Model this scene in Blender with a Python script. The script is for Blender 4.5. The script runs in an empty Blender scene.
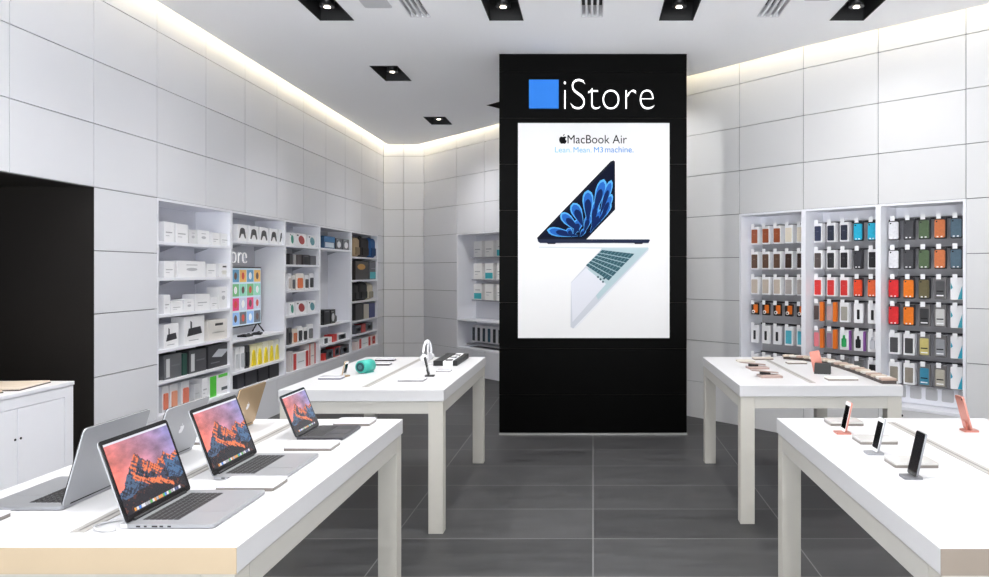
import bpy, bmesh, math, random
from mathutils import Vector, Matrix, noise
random.seed(7)
C = bpy.context.scene.collection
PI = math.pi
# ------------------------------------------------------------------ materials
def lin(c):
    c = c / 255.0
    return c / 12.92 if c <= 0.04045 else ((c + 0.055) / 1.055) ** 2.4
def L(c): return (lin(c[0]), lin(c[1]), lin(c[2]), 1)
MC = {}
def mat(col, rough=0.5, metal=0.0, emit=0.0, var=0.05, scale=14.0, trans=0.0, spec=0.5):
    key = (tuple(col), rough, metal, emit, var, scale, trans, spec)
    if key in MC: return MC[key]
    m = bpy.data.materials.new('surface'); m.use_nodes = True
    nt = m.node_tree; b = nt.nodes['Principled BSDF']
    b.inputs['Roughness'].default_value = rough; b.inputs['Metallic'].default_value = metal
    b.inputs['Specular IOR Level'].default_value = spec
    if trans: b.inputs['Transmission Weight'].default_value = trans
    tc = nt.nodes.new('ShaderNodeTexCoord'); nz = nt.nodes.new('ShaderNodeTexNoise')
    nz.inputs['Scale'].default_value = scale; nz.inputs['Detail'].default_value = 3
    nt.links.new(tc.outputs['Object'], nz.inputs['Vector'])
    mx = nt.nodes.new('ShaderNodeMix'); mx.data_type = 'RGBA'
    c = L(col)
    mx.inputs[6].default_value = (c[0]*(1-var), c[1]*(1-var), c[2]*(1-var), 1)
    mx.inputs[7].default_value = (min(1, c[0]*(1+var)), min(1, c[1]*(1+var)), min(1, c[2]*(1+var)), 1)
    nt.links.new(nz.outputs['Fac'], mx.inputs[0]); nt.links.new(mx.outputs[2], b.inputs['Base Color'])
    if emit:
        nt.links.new(mx.outputs[2], b.inputs['Emission Color']); b.inputs['Emission Strength'].default_value = emit
    MC[key] = m
    return m
def m_attr(strength):
    m = bpy.data.materials.new('lit_screen'); m.use_nodes = True
    nt = m.node_tree; b = nt.nodes['Principled BSDF']
    a = nt.nodes.new('ShaderNodeVertexColor'); a.layer_name = 'Col'
    b.inputs['Base Color'].default_value = (.01, .01, .01, 1); b.inputs['Roughness'].default_value = .25
    nt.links.new(a.outputs['Color'], b.inputs['Emission Color']); b.inputs['Emission Strength'].default_value = strength
    return m
def m_floor():
    m = bpy.data.materials.new('floor_tiles'); m.use_nodes = True
    nt = m.node_tree; b = nt.nodes['Principled BSDF']; N = nt.nodes.new; K = nt.links.new
    tc = N('ShaderNodeTexCoord'); sp = N('ShaderNodeSeparateXYZ'); K(tc.outputs['Object'], sp.inputs[0])
    def ma(op, a, bb=None):
        n = N('ShaderNodeMath'); n.operation = op
        for i, v in enumerate((a, bb)):
            if v is None: continue
            if isinstance(v, (int, float)): n.inputs[i].default_value = v
            else: K(v, n.inputs[i])
        return n.outputs[0]
    def edge(o, size, hw):     # 1 on the joint
        f = ma('FRACT', ma('ADD', ma('DIVIDE', o, size), 100.5)); d = ma('ABSOLUTE', ma('SUBTRACT', f, 0.5))
        return ma('LESS_THAN', d, hw / size)
    j = ma('MAXIMUM', edge(sp.outputs[0], 1.2, .0035), edge(sp.outputs[1], .6, .0035))
    mp = N('ShaderNodeMapping'); mp.inputs['Scale'].default_value = (1.0, 5.0, 1); K(tc.outputs['Object'], mp.inputs[0])
    nz = N('ShaderNodeTexNoise'); nz.inputs['Scale'].default_value = 2.2; nz.inputs['Detail'].default_value = 7; nz.inputs['Roughness'].default_value = .65
    K(mp.outputs[0], nz.inputs['Vector'])
    # every tile a slightly different grey
    fl = N('ShaderNodeCombineXYZ'); K(ma('FLOOR', ma('DIVIDE', sp.outputs[0], 1.2)), fl.inputs[0]); K(ma('FLOOR', ma('DIVIDE', sp.outputs[1], .6)), fl.inputs[1])
    wn = N('ShaderNodeTexWhiteNoise'); K(fl.outputs[0], wn.inputs[0])
    s = ma('ADD', ma('MULTIPLY', nz.outputs['Fac'], .8), ma('MULTIPLY', wn.outputs['Value'], .2))
    cr = N('ShaderNodeValToRGB'); K(s, cr.inputs[0])
    cr.color_ramp.elements[0].position = .3; cr.color_ramp.elements[0].color = L((41, 41, 42))
    cr.color_ramp.elements[1].position = .72; cr.color_ramp.elements[1].color = L((70, 70, 71))
    mx = N('ShaderNodeMix'); mx.data_type = 'RGBA'; K(j, mx.inputs[0]); K(cr.outputs[0], mx.inputs[6]); mx.inputs[7].default_value = L((112, 112, 112))
    K(mx.outputs[2], b.inputs['Base Color'])
    K(ma('ADD', ma('MULTIPLY', nz.outputs['Fac'], .2), .36), b.inputs['Roughness'])
    b.inputs['Specular IOR Level'].default_value = .25
    return m
def m_perf(col, hole):
    m = bpy.data.materials.new('perforated_metal'); m.use_nodes = True
    nt = m.node_tree; b = nt.nodes['Principled BSDF']; N = nt.nodes.new; K = nt.links.new
    tc = N('ShaderNodeTexCoord'); v = N('ShaderNodeTexVoronoi'); v.inputs['Scale'].default_value = 60; v.inputs['Randomness'].default_value = 0
    K(tc.outputs['Object'], v.inputs['Vector'])
    lt = N('ShaderNodeMath'); lt.operation = 'LESS_THAN'; K(v.outputs['Distance'], lt.inputs[0]); lt.inputs[1].default_value = .3
    mx = N('ShaderNodeMix'); mx.data_type = 'RGBA'; K(lt.outputs[0], mx.inputs[0]); mx.inputs[6].default_value = L(col); mx.inputs[7].default_value = L(hole)
    K(mx.outputs[2], b.inputs['Base Color']); b.inputs['Roughness'].default_value = .5
    return m
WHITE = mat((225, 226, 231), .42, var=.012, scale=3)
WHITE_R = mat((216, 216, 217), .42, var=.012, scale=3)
GAP = mat((120, 120, 124), .8)
CEIL = mat((250, 250, 252), .8, var=.01, scale=2)
SHELF = mat((238, 239, 245), .4, var=.01)
TOP = mat((205, 205, 207), .3, var=.01, scale=5)
APRON = mat((186, 184, 178), .45, var=.03)
LEG = mat((190, 187, 179), .45, var=.03)
WARM_LIT_EDGE = mat((176, 158, 132), .5, var=.05, scale=4)  # left table's front edge, warm light painted into the colour
SHADED_EDGE = mat((132, 121, 110), .5, var=.08, scale=6)  # right table's front edge, shade painted into the colour
BLACK = mat((14, 14, 15), .35, var=.1)
BLK_M = mat((20, 20, 22), .6)
TILE = mat((3, 3, 3), .4, var=.12, scale=5, spec=.05)
TILE_GAP = mat((80, 75, 70), .6, spec=.1)
DARKW = mat((24, 20, 18), .7, var=.1)
SILVER = mat((160, 162, 166), .38, .6, var=.02)
SILVER_D = mat((130, 131, 135), .35, .7)
GOLD = mat((182, 156, 122), .4, .6)
SPGREY = mat((70, 70, 76), .4, .6)
KEY = mat((22, 22, 24), .5)
ROSE = mat((204, 136, 122), .35, .6)
GLASS_B = mat((6, 6, 8), .12)
ACRYL = mat((196, 194, 191), .12, var=.04)
ACRYL_E = mat((120, 114, 108), .3)
CHROME = mat((150, 150, 155), .25, .9)
LENS = mat((255, 246, 226), .5, emit=6, var=.0)
LED = mat((255, 240, 200), .5, emit=14, var=.0)
# ------------------------------------------------------------------ mesh builder
class MB:
    def __init__(s): s.bm = bmesh.new(); s.M = Matrix.Identity(4); s.mats = []
    def mi(s, m):
        if m not in s.mats: s.mats.append(m)
        return s.mats.index(m)
    def _fin(s, verts, m, smooth=False):
        k = s.mi(m); fs = set()
        for v in verts:
            for f in v.link_faces: fs.add(f)
        for f in fs: f.material_index = k; f.smooth = smooth
    def box(s, x0, x1, y0, y1, z0, z1, m, bev=0, seg=2):
        T = s.M @ Matrix.Translation(((x0+x1)/2, (y0+y1)/2, (z0+z1)/2)) @ Matrix.Diagonal((abs(x1-x0), abs(y1-y0), abs(z1-z0), 1))
        r = bmesh.ops.create_cube(s.bm, size=1, matrix=T); vs = r['verts']
        if bev:
            es = list({e for v in vs for e in v.link_edges})
            rr = bmesh.ops.bevel(s.bm, geom=es, offset=bev, segments=seg, affect='EDGES', profile=.5)
            s._fin(list(rr['verts']), m); return s
        s._fin(vs, m); return s
    def rbox(s, x0, x1, y0, y1, z0, z1, m, r=.02, seg=4, axis='y'):   # rounded outline in the plane across the axis
        if axis == 'y':
            pts = rrect(x0, x1, z0, z1, r, seg); s.prism([(p[0], y0, p[1]) for p in pts], (0, y1-y0, 0), m)
        else:
            pts = rrect(x0, x1, y0, y1, r, seg); s.prism([(p[0], p[1], z0) for p in pts], (0, 0, z1-z0), m)
        return s
    def prism(s, pts, ext, m, smooth=False):
        a = [s.bm.verts.new(s.M @ Vector(p)) for p in pts]; e = Vector(ext)
        b = [s.bm.verts.new(s.M @ (Vector(p) + e)) for p in pts]; k = s.mi(m); n = len(pts)
        fs = [s.bm.faces.new(a), s.bm.faces.new(list(reversed(b)))]
        for i in range(n):
            j = (i+1) % n; f = s.bm.faces.new((a[j], a[i], b[i], b[j])); f.smooth = smooth; fs.append(f)
        for f in fs: f.material_index = k
        bmesh.ops.recalc_face_normals(s.bm, faces=fs); return s
    def cone(s, p0, p1, r0, r1, m, n=20, smooth=True):
        p0 = Vector(p0); p1 = Vector(p1); d = p1-p0
        T = s.M @ Matrix.Translation((p0+p1)/2) @ d.to_track_quat('Z', 'Y').to_matrix().to_4x4()
        r = bmesh.ops.create_cone(s.bm, cap_ends=True, segments=n, radius1=r0, radius2=r1, depth=d.length, matrix=T)
        s._fin(r['verts'], m)
        if smooth:
            for v in r['verts']:
                for f in v.link_faces:
                    if len(f.verts) == 4: f.smooth = True
        return s
    def ball(s, c, r, m, sc=(1, 1, 1)):
        T = s.M @ Matrix.Translation(c) @ Matrix.Diagonal((*sc, 1))
        rr = bmesh.ops.create_uvsphere(s.bm, u_segments=18, v_segments=12, radius=r, matrix=T); s._fin(rr['verts'], m, True); return s
    def tube(s, pts, r, m, n=8):
        pts = [Vector(p) for p in pts]; rings = []; k = s.mi(m); up = Vector((0, 0, 1))
        for i, p in enumerate(pts):
            d = (pts[min(i+1, len(pts)-1)] - pts[max(i-1, 0)]).normalized()
            a = d.cross(up)
            if a.length < .05: a = d.cross(Vector((1, 0, 0)))
            a.normalize(); b = d.cross(a)
            rings.append([s.bm.verts.new(s.M @ (p + r*(math.cos(t)*a + math.sin(t)*b))) for t in [2*PI*q/n for q in range(n)]])
        fs = []
        for i in range(len(rings)-1):
            for q in range(n):
                f = s.bm.faces.new((rings[i][q], rings[i][(q+1) % n], rings[i+1][(q+1) % n], rings[i+1][q])); f.smooth = True; fs.append(f)
        fs.append(s.bm.faces.new(rings[0])); fs.append(s.bm.faces.new(list(reversed(rings[-1]))))
        for f in fs: f.material_index = k
        bmesh.ops.recalc_face_normals(s.bm, faces=fs); return s
    def build(s, name, parent=None):
        me = bpy.data.meshes.new(name); s.bm.to_mesh(me); s.bm.free()
        for m in s.mats: me.materials.append(m)
        o = bpy.data.objects.new(name, me); C.objects.link(o)
        if parent: o.parent = parent
        return o
def rrect(x0, x1, y0, y1, r, seg=4):
    out = []
    for cx, cy, a0 in ((x1-r, y1-r, 0), (x0+r, y1-r, 90), (x0+r, y0+r, 180), (x1-r, y0+r, 270)):
        for i in range(seg+1):
            a = math.radians(a0 + 90*i/seg); out.append((cx + r*math.cos(a), cy + r*math.sin(a)))
    return out
def ell(cx, cy, rx, ry, n=18, rot=0):
    out = []
    for i in range(n):
        a = 2*PI*i/n; x = rx*math.cos(a); y = ry*math.sin(a)
        out.append((cx + x*math.cos(rot) - y*math.sin(rot), cy + x*math.sin(rot) + y*math.cos(rot)))
    return out
def thing(name, label, cat, loc=(0, 0, 0), rotz=0, group=None):
    o = bpy.data.objects.new(name, None); C.objects.link(o); o.empty_display_size = .05
    o.location = loc; o.rotation_euler = (0, 0, rotz); o['label'] = label; o['category'] = cat
    if group: o['group'] = group
    return o
def tag(o, label, cat, group=None):
    o['label'] = label; o['category'] = cat
    if group: o['group'] = group
    return o
def struct(name, mb):
    o = mb.build(name); o['kind'] = 'structure'; return o
def dup(root, loc, rotz, label, group=None):
    r = root.copy(); C.objects.link(r); r.location = loc; r.rotation_euler = (0, 0, rotz); r['label'] = label
    if group: r['group'] = group
    for ch in list(root.children):
        c = ch.copy(); C.objects.link(c); c.parent = r
        for g in list(ch.children):
            d = g.copy(); C.objects.link(d); d.parent = c
    return r
def frame(ox, oy, ang): return Matrix.Translation((ox, oy, 0)) @ Matrix.Rotation(ang, 4, 'Z')
def text_obj(name, body, parent, x0, x1, z0, z1, y, m, depth=.004, thin=0.0, keep=False, face=None):
    """built-in font lettering standing in the local xz plane, fitted to the box x0..x1, z0..z1"""
    cu = bpy.data.curves.new(name, 'FONT'); cu.body = body; cu.size = 1; cu.offset = thin; cu.extrude = 0
    o = bpy.data.objects.new(name, cu); C.objects.link(o)
    bpy.context.view_layer.update(); dg = bpy.context.evaluated_depsgraph_get()
    me = bpy.data.meshes.new_from_object(o.evaluated_get(dg)); bpy.data.objects.remove(o)
    xs = [v.co.x for v in me.vertices]; ys = [v.co.y for v in me.vertices]
    ax, bx, ay, by = min(xs), max(xs), min(ys), max(ys)
    bm = bmesh.new(); bm.from_mesh(me)
    r = bmesh.ops.extrude_face_region(bm, geom=bm.faces[:]); 
    for v in [g for g in r['geom'] if isinstance(g, bmesh.types.BMVert)]: v.co.z = 1
    for v in bm.verts:
        x = x0 + (v.co.x-ax)/(bx-ax)*(x1-x0); z = z0 + (v.co.y-ay)/(by-ay)*(z1-z0)
        v.co = Vector((x, y - depth*v.co.z, z))
    bmesh.ops.recalc_face_normals(bm, faces=bm.faces[:])
    bm.to_mesh(me); bm.free(); me.materials.clear(); me.materials.append(m); me.name = name
    q = bpy.data.objects.new(name, me); C.objects.link(q); q.parent = parent
    return q
APPLE = [(0, .30), (.12, .36), (.28, .36), (.40, .27), (.27, .18), (.25, .02), (.42, -.10), (.36, -.30), (.22, -.44), (.10, -.45), (0, -.41), (-.10, -.45), (-.24, -.42), (-.38, -.24), (-.44, -.02), (-.40, .20), (-.28, .34), (-.12, .36)]
LEAF = [(.0, .40), (.02, .54), (.18, .66), (.17, .52)]
# ------------------------------------------------------------------ camera and view
FPX = 800.0; EYE = 1.6
cam = bpy.data.cameras.new('camera'); co = bpy.data.objects.new('camera', cam); C.objects.link(co)
cam.sensor_width = 36; cam.sensor_fit = 'HORIZONTAL'; cam.lens = 36*FPX/989
cam.shift_x = -(593-494.5)/989; cam.shift_y = -(288.5-272)/989
co.location = (0, 0, EYE); co.rotation_euler = (PI/2, 0, 0); bpy.context.scene.camera = co
vs = bpy.context.scene.view_settings
vs.view_transform = 'Standard'; vs.look = 'None'; vs.gamma = 1; vs.use_curve_mapping = False; vs.exposure = 0.12
# ------------------------------------------------------------------ room shell
ROWS = [0, .395, .8475, 1.30, 1.7525, 2.205, 2.6575, 3.11, 3.5625, 4.02]
NZ0, NZ1, ND = .395, 2.205, .36
HC = 3.74
G = .0035
def panels(mb, M, us, m, hole=None):
    """panelled cladding: us = column boundaries, hole = (u0,u1,z0,z1) left open"""
    mb.M = M
    for a, b in zip(us, us[1:]):
        for z0, z1 in zip(ROWS, ROWS[1:]):
            cu, cz = (a+b)/2, (z0+z1)/2
            if hole and hole[0]-.001 < cu < hole[1]+.001 and hole[2] < cz < hole[3]: continue
            mb.box(a+G, b-G, 0, .02, z0+(G if z0 else 0), z1-G, m, bev=0)
            mb.box(a, b, .02, .045, z0, z1, GAP)
    mb.M = Matrix.Identity(4)
# left wall: u runs along +Y
XL = -3.55
lw = MB(); FL = frame(XL, 0, PI/2)
usL = [-1.4, -.6, .224, 1.048, 1.872, 2.696, 3.52, 4.342, 5.166-.3, 5.69]
usL = [5.69-.824*k for k in range(8, 0, -1)] + [5.69+.824*k for k in range(0, 10)] + [13.56]
panels(lw, FL, [u for u in usL if u <= 5.7], WHITE, hole=(3.2, 5.69, 0, NZ1))
panels(lw, FL, [u for u in usL if 5.6 < u < 6.6], WHITE)
panels(lw, FL, [u for u in usL if u > 6.5 and u < 13.3] + [13.2], WHITE, hole=(6.5, 13.2, NZ0, NZ1))
panels(lw, FL, [13.2, 13.56], WHITE)
wl = struct('wall_left', lw)
# back wall
bw = MB(); panels(bw, frame(-3.55, 13.56, 0), [0, .342, .685], WHITE); bw.box(-3.62, -3.5505, 13.562, 13.62, 0, 4.02, GAP); struct('wall_back', bw)
# angled right wall as a chain of vertical panel columns
P = [(-2.865, 13.56), (-2.16, 12.68)]
for k in range(1, 7): pass
A0 = Vector((-2.16, 12.68)); 
P2 = [(-1.632, 12.045), (-1.104, 11.41), (-.578, 10.80), (-.052, 10.19), (.474, 9.58), (1.0, 8.96), (1.527, 8.35), (2.03, 7.72), (2.55, 7.154), (3.08, 6.607), (3.64, 6.04), (4.2, 5.47)]
P += P2
rw = MB()
def seg(i):
    a, b = Vector(P[i]), Vector(P[i+1]); d = b-a
    return frame(a.x, a.y, math.atan2(d.y, d.x)), d.length
for i in range(len(P)-1):
    M, ln = seg(i)
    nich = i in (1, 2, 8, 9, 10)
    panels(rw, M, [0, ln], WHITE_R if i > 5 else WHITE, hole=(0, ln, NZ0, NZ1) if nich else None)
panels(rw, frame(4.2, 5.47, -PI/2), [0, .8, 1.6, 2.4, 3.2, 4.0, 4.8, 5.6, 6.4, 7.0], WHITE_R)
for i in range(len(P)):
    n = Vector((0, 0))
    for j in (i-1, i):
        if 0 <= j < len(P)-1:
            d = (Vector(P[j+1])-Vector(P[j])).normalized(); n += Vector((-d.y, d.x))
    n.normalize(); c = Vector(P[i]) + n*.034
    for z0, z1 in ((0, NZ0), (NZ1, 4.02)) if i in (1, 2, 3, 8, 9, 10, 11) else ((0, 4.02),): rw.cone((c.x, c.y, z0), (c.x, c.y, z1), .03, .03, GAP, 12)
    if i in (1, 3, 8, 11): c = Vector(P[i]) + n*.05; rw.cone((c.x, c.y, NZ0), (c.x, c.y, NZ1), .018, .018, SHELF, 12)
struct('wall_right', rw)
# floor
fl = MB(); fl.box(-5.2, 4.4, -1.6, 13.9, -.06, 0, m_floor()); struct('floor', fl)
# ceiling: a plaster field that stops short of the walls, openings for the lamp housings
outer = [(-3.44, -1.5), (-3.44, 13.42), (-2.92, 13.42)]
off = []
for i in range(len(P)):
    n = Vector((0, 0))
    for j in (i-1, i):
        if 0 <= j < len(P)-1:
            d = (Vector(P[j+1])-Vector(P[j])).normalized(); n += Vector((d.y, -d.x))
    n.normalize(); off.append((P[i][0] + n.x*.11, P[i][1] + n.y*.11))
outer = [(-3.44, -1.5), (-3.44, 13.44), (off[0][0]+.0, 13.44)] + off[1:-1] + [(4.09, 5.43), (4.09, -1.5)]
FIX = []      # x0, x1, y0, y1
for x in (-2.32, -.88, .56, 2.01):
    for y in (-.1, 2.0, 4.1, 6.2): FIX.append((x, x+.29, y, y+.6))
FIX += [(-2.32, -2.03, 8.3, 8.95), (-2.34, -2.04, 11.03, 11.6), (-.88, -.59, 8.35, 8.95), (.4, .69, 8.3, 8.75)]
VENT = [(-1.535, -1.36), (-.1, .085), (1.37, 1.56)]
VY = (5.75, 6.72)
rot_c = Vector((-1.16, 10.27)); rot_pts = []
for a, r in ((180, .21), (95, .27), (0, .21), (-85, .27)):
    rot_pts.append((rot_c.x + r*math.cos(math.radians(a)), rot_c.y + r*math.sin(math.radians(a))))
def ring(pts, hole=False):
    return pts
cu = bpy.data.curves.new('ceiling', 'CURVE'); cu.dimensions = '2D'; cu.fill_mode = 'BOTH'; cu.extrude = .02
def addsp(pts):
    s = cu.splines.new('POLY'); s.points.add(len(pts)-1); s.use_cyclic_u = True
    for p, q in zip(s.points, pts): p.co = (q[0], q[1], 0, 1)
addsp(outer)
for x0, x1, y0, y1 in FIX: addsp([(x0, y0), (x1, y0), (x1, y1), (x0, y1)])
for x0, x1 in VENT:
    for yy0, yy1 in ((VY[0], VY[1]), (VY[0]-4.2, VY[1]-4.2)): addsp([(x0, yy0), (x1, yy0), (x1, yy1), (x0, yy1)])
addsp(rot_pts)
tmp = bpy.data.objects.new('tmp', cu); C.objects.link(tmp); bpy.context.view_layer.update()
me = bpy.data.meshes.new_from_object(tmp.evaluated_get(bpy.context.evaluated_depsgraph_get())); bpy.data.objects.remove(tmp)
for v in me.vertices: v.co.z += HC + .02
me.materials.clear(); me.materials.append(CEIL)
co_ = bpy.data.objects.new('ceiling', me); C.objects.link(co_); co_['kind'] = 'structure'
sl = MB(); sl.box(-5.2, 4.4, -1.6, 13.9, 4.02, 4.08, CEIL); struct('ceiling_slab', sl)
# cove light strip lying in the gap along the walls
def strip(pts, label):
    mb = MB()
    for a, b in zip(pts, pts[1:]):
        a = Vector((*a, 3.93)); b = Vector((*b, 3.93)); d = (b-a).normalized(); n = Vector((-d.y, d.x, 0))
        w = .012
        mb.prism([a+n*w, a-n*w, b-n*w, b+n*w], (0, 0, .012), LED)
    o = mb.build('cove_light'); tag(o, label, 'light strip', 'warm light strips hidden in the ceiling cove'); return o
strip([(-3.47, -1.4), (-3.47, 13.45)], 'warm cove light strip above the left panelled wall')
strip([(-3.42, 13.475), (-2.92, 13.475)], 'short warm cove light strip above the back corner wall')
offs = [(p[0]*.72+o[0]*.28, p[1]*.72+o[1]*.28) for p, o in zip(P, off)]
offs = [(o[0]+(p[0]-o[0])*.28, o[1]+(p[1]-o[1])*.28) for p, o in zip(P, off)]
strip([(-2.90, 13.45)] + offs[1:-1] + [(4.12, 5.42), (4.12, -1.4)], 'warm cove light strip above the angled wall behind the black column')
# ------------------------------------------------------------------ ceiling fixtures
def lamp(loc, energy, size=math.radians(132), rad=.04):
    li = bpy.data.lights.new('downlight', 'SPOT'); li.energy = energy; li.spot_size = size; li.spot_blend = 1.0
    li.shadow_soft_size = rad; li.color = (1, .985, .965)
    o = bpy.data.objects.new('downlight', li); C.objects.link(o); o.location = loc; return o
SPOT_W = 120
def fixture(x0, x1, y0, y1, label, energy=SPOT_W):
    cx, cy = (x0+x1)/2, (y0+y1)/2; w, d = (x1-x0)/2, (y1-y0)/2
    t = thing('recessed_downlight', label, 'ceiling light', (cx, cy, HC), 0, 'black recessed downlights')
    mb = MB(); h = .15
    mb.box(-w, -w+.006, -d, d, -.004, h, BLK_M); mb.box(w-.006, w, -d, d, -.004, h, BLK_M)
    mb.box(-w+.006, w-.006, -d, -d+.006, -.004, h, BLK_M); mb.box(-w+.006, w-.006, d-.006, d, -.004, h, BLK_M)
    mb.box(-w, w, -d, d, h, h+.006, BLK_M); mb.build('housing', t)
    l = MB(); l.cone((0, d*.15, .03), (0, d*.15, h), .062, .045, BLACK, 24); lo = l.build('lamp_head', t)
    l2 = MB(); l2.cone((0, d*.15, .024), (0, d*.15, .0295), 0.026, 0.026, LENS, 20); l2.build('lens', lo)
    lamp((cx, cy + d*.15, HC+.015), energy)
rowname = {-.1: 'nearest row, out over the entrance', 2.0: 'second row, over the front tables', 4.1: 'third row, between front and rear tables', 6.2: 'row at the top edge of the view'}
colname = {-2.32: 'far left', -.88: 'centre left', .56: 'centre right', 2.01: 'far right'}
for x0, x1, y0, y1 in FIX:
    if y0 in rowname: lab = 'black recessed ceiling downlight, %s of the %s' % (colname[x0], rowname[y0])
    elif y0 == 8.3 and x0 < 0: lab = 'black recessed ceiling downlight left of the column, between its two neighbours in the left line'
    elif y0 == 11.03: lab = 'farthest small black recessed downlight in the left line, near the back corner'
    elif x0 == .4: lab = 'black recessed ceiling downlight hidden behind the right of the black column'
    else: lab = 'black recessed ceiling downlight just behind the left of the black column'
    fixture(x0, x1, y0, y1, lab, SPOT_W*(.42 if x0 > 2 else 1))
t = thing('recessed_downlight', 'black recessed downlight set askew, its corner showing left of the black column', 'ceiling light', (0, 0, HC), 0, 'black recessed downlights')
mb = MB(); mb.prism([(x, y, .1) for x, y in rot_pts], (0, 0, .006), BLK_M)
for a, b in zip(rot_pts, rot_pts[1:]+rot_pts[:1]):
    a = Vector((*a, 0)); b = Vector((*b, 0)); c = Vector((rot_c.x, rot_c.y, 0))
    mb.prism([a, b, b+(c-b)*.04, a+(c-a)*.04], (0, 0, .1), BLK_M)
mb.build('housing', t)
def vent(x0, x1, y0, y1, label):
    t = thing('air_vent', label, 'vent', (x0, y0, HC), 0, 'slotted ceiling air vents')
    w, d = x1-x0, y1-y0
    mb = MB(); mb.box(0, w, 0, d, .1, .106, BLK_M)
    for a, b, c, e in ((0, .008, 0, d), (w-.008, w, 0, d), (.008, w-.008, 0, .008), (.008, w-.008, d-.008, d)): mb.box(a, b, c, e, .0, .1, mat((225, 225, 228)))
    mb.build('frame', t)
    n = 3; step = w/4
    for k in range(1, 4):
        s = MB(); s.box(k*step-.009, k*step+.009, .008, d-.008, .0, .03, mat((225, 225, 228))); s.build('slat', t)
for (x0, x1), nm in zip(VENT, ('left of the black column', 'straight above the front of the black column', 'right of the black column')):
    vent(x0, x1, VY[0], VY[1], 'slotted white ceiling vent with black gaps, %s' % nm)
    vent(x0, x1, VY[0]-4.2, VY[1]-4.2, 'slotted white ceiling vent over the front tables, %s' % nm.replace('straight above the front of', 'in line with'))
for x, lab in ((-1.84, 'pale grey square ceiling speaker grille beside the left vent'), (1.92, 'pale grey square ceiling speaker grille at the right of the right vent')):
    mb = MB(); mb.rbox(x, x+.22, 6.05 if x < 0 else 5.95, 6.47 if x < 0 else 6.3, HC-.006, HC, mat((205, 205, 208)), r=.02, axis='z')
    if x > 0: mb = MB(); mb.rbox(1.66, 1.86, 5.95, 6.3, HC-.006, HC, mat((205, 205, 208)), r=.02, axis='z')
    tag(mb.build('speaker_grille'), lab, 'speaker', 'ceiling speaker grilles')
# ------------------------------------------------------------------ dark alcove and white cabinet
al = MB()
al.box(-5.1, XL-.0455, 5.69, 5.74, 0, NZ1+.05, DARKW)
al.box(-5.1, -5.05, 3.15, 5.69, 0, NZ1+.05, DARKW)
al.box(-5.1, XL-.0455, 3.15, 3.2, 0, NZ1+.05, DARKW)
al.box(-5.05, XL-.0455, 3.2, 5.69, NZ1, NZ1+.05, DARKW)
al.box(-3.594, -3.548, 5.684, 5.6895, 0, NZ1, DARKW)
struct('wall_alcove', al)
t = thing('alcove_downlight', 'small warm round downlight in the black alcove ceiling at the left edge', 'ceiling light', (-3.72, 4.88, NZ1))
mb = MB(); mb.cone((0, 0, -.008), (0, 0, 0), .05, .05, CHROME, 24); r_ = mb.build('rim', t)
mb = MB(); mb.cone((0, 0, -.011), (0, 0, -.0085), .036, .036, mat((255, 214, 150), .5, emit=14, var=0), 24); mb.build('lens', t)
li = lamp((-3.72, 4.88, NZ1-.03), 12, math.radians(110), .03); li.data.color = (1, .78, .5)
t = thing('storage_cabinet', 'low white storage cabinet with plain doors in the black alcove', 'cabinet', (-3.34, 3.4, 0), PI/2)
# local: x along the wall (+Y), y into the wall
mb = MB(); mb.box(0, 1.74, .022, .62, .06, .876, SHELF); mb.box(1.66, 1.74, 0, .022, .06, .876, SHELF); mb.box(0, 1.66, 0, .022, .81, .876, SHELF); mb.build('body', t)
mb = MB(); mb.box(-.005, 1.745, -.006, .625, .876, .9, SHELF, bev=.003); mb.build('top_panel', t)
mb = MB(); mb.box(.02, 1.72, .03, .6, 0, .06, mat((150, 150, 155))); mb.build('plinth', t)
for k in range(4):
    x1 = 1.655 - k*.413; x0 = x1-.407
    d = MB(); d.box(x0, x1, 0, .02, .08, .805, SHELF, bev=.002); dd = d.build('door', t)
    q = MB(); q.cone((x0+.02 if k % 2 == 0 else x1-.02, 0, .63), (x0+.02 if k % 2 == 0 else x1-.02, -.004, .63), .007, .007, BLK_M, 12); q.build('keyhole', dd)
CARDB = mat((222, 205, 186), .6, var=.1, scale=30)
for i, (x, y, w, d, a, c, lab) in enumerate(((-3.55, 4.86, .30, .36, .15, (226, 214, 200), 'beige folded brochure on the white cabinet, nearest its right end'),
                                   (-3.60, 4.48, .34, .34, -.1, (220, 200, 178), 'tan sheet of papers on the white cabinet at the left edge of view'),
                                   (-3.62, 4.1, .3, .3, .1, (235, 228, 218), 'white sheet of papers on the near part of the white cabinet'))):
    t = thing('brochure', lab, 'brochure', (x, y, .9), a, 'papers on the white cabinet')
    mb = MB(); mb.box(-w/2, w/2, -d/2, d/2, 0, .006, mat((60, 50, 45))); mb.build('back_cover', t)
    mb = MB(); mb.box(-w/2+.004, w/2-.002, -d/2+.004, d/2-.004, .006, .016, mat(c, .6, var=.12, scale=20), bev=.002); mb.build('front_cover', t)
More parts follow.
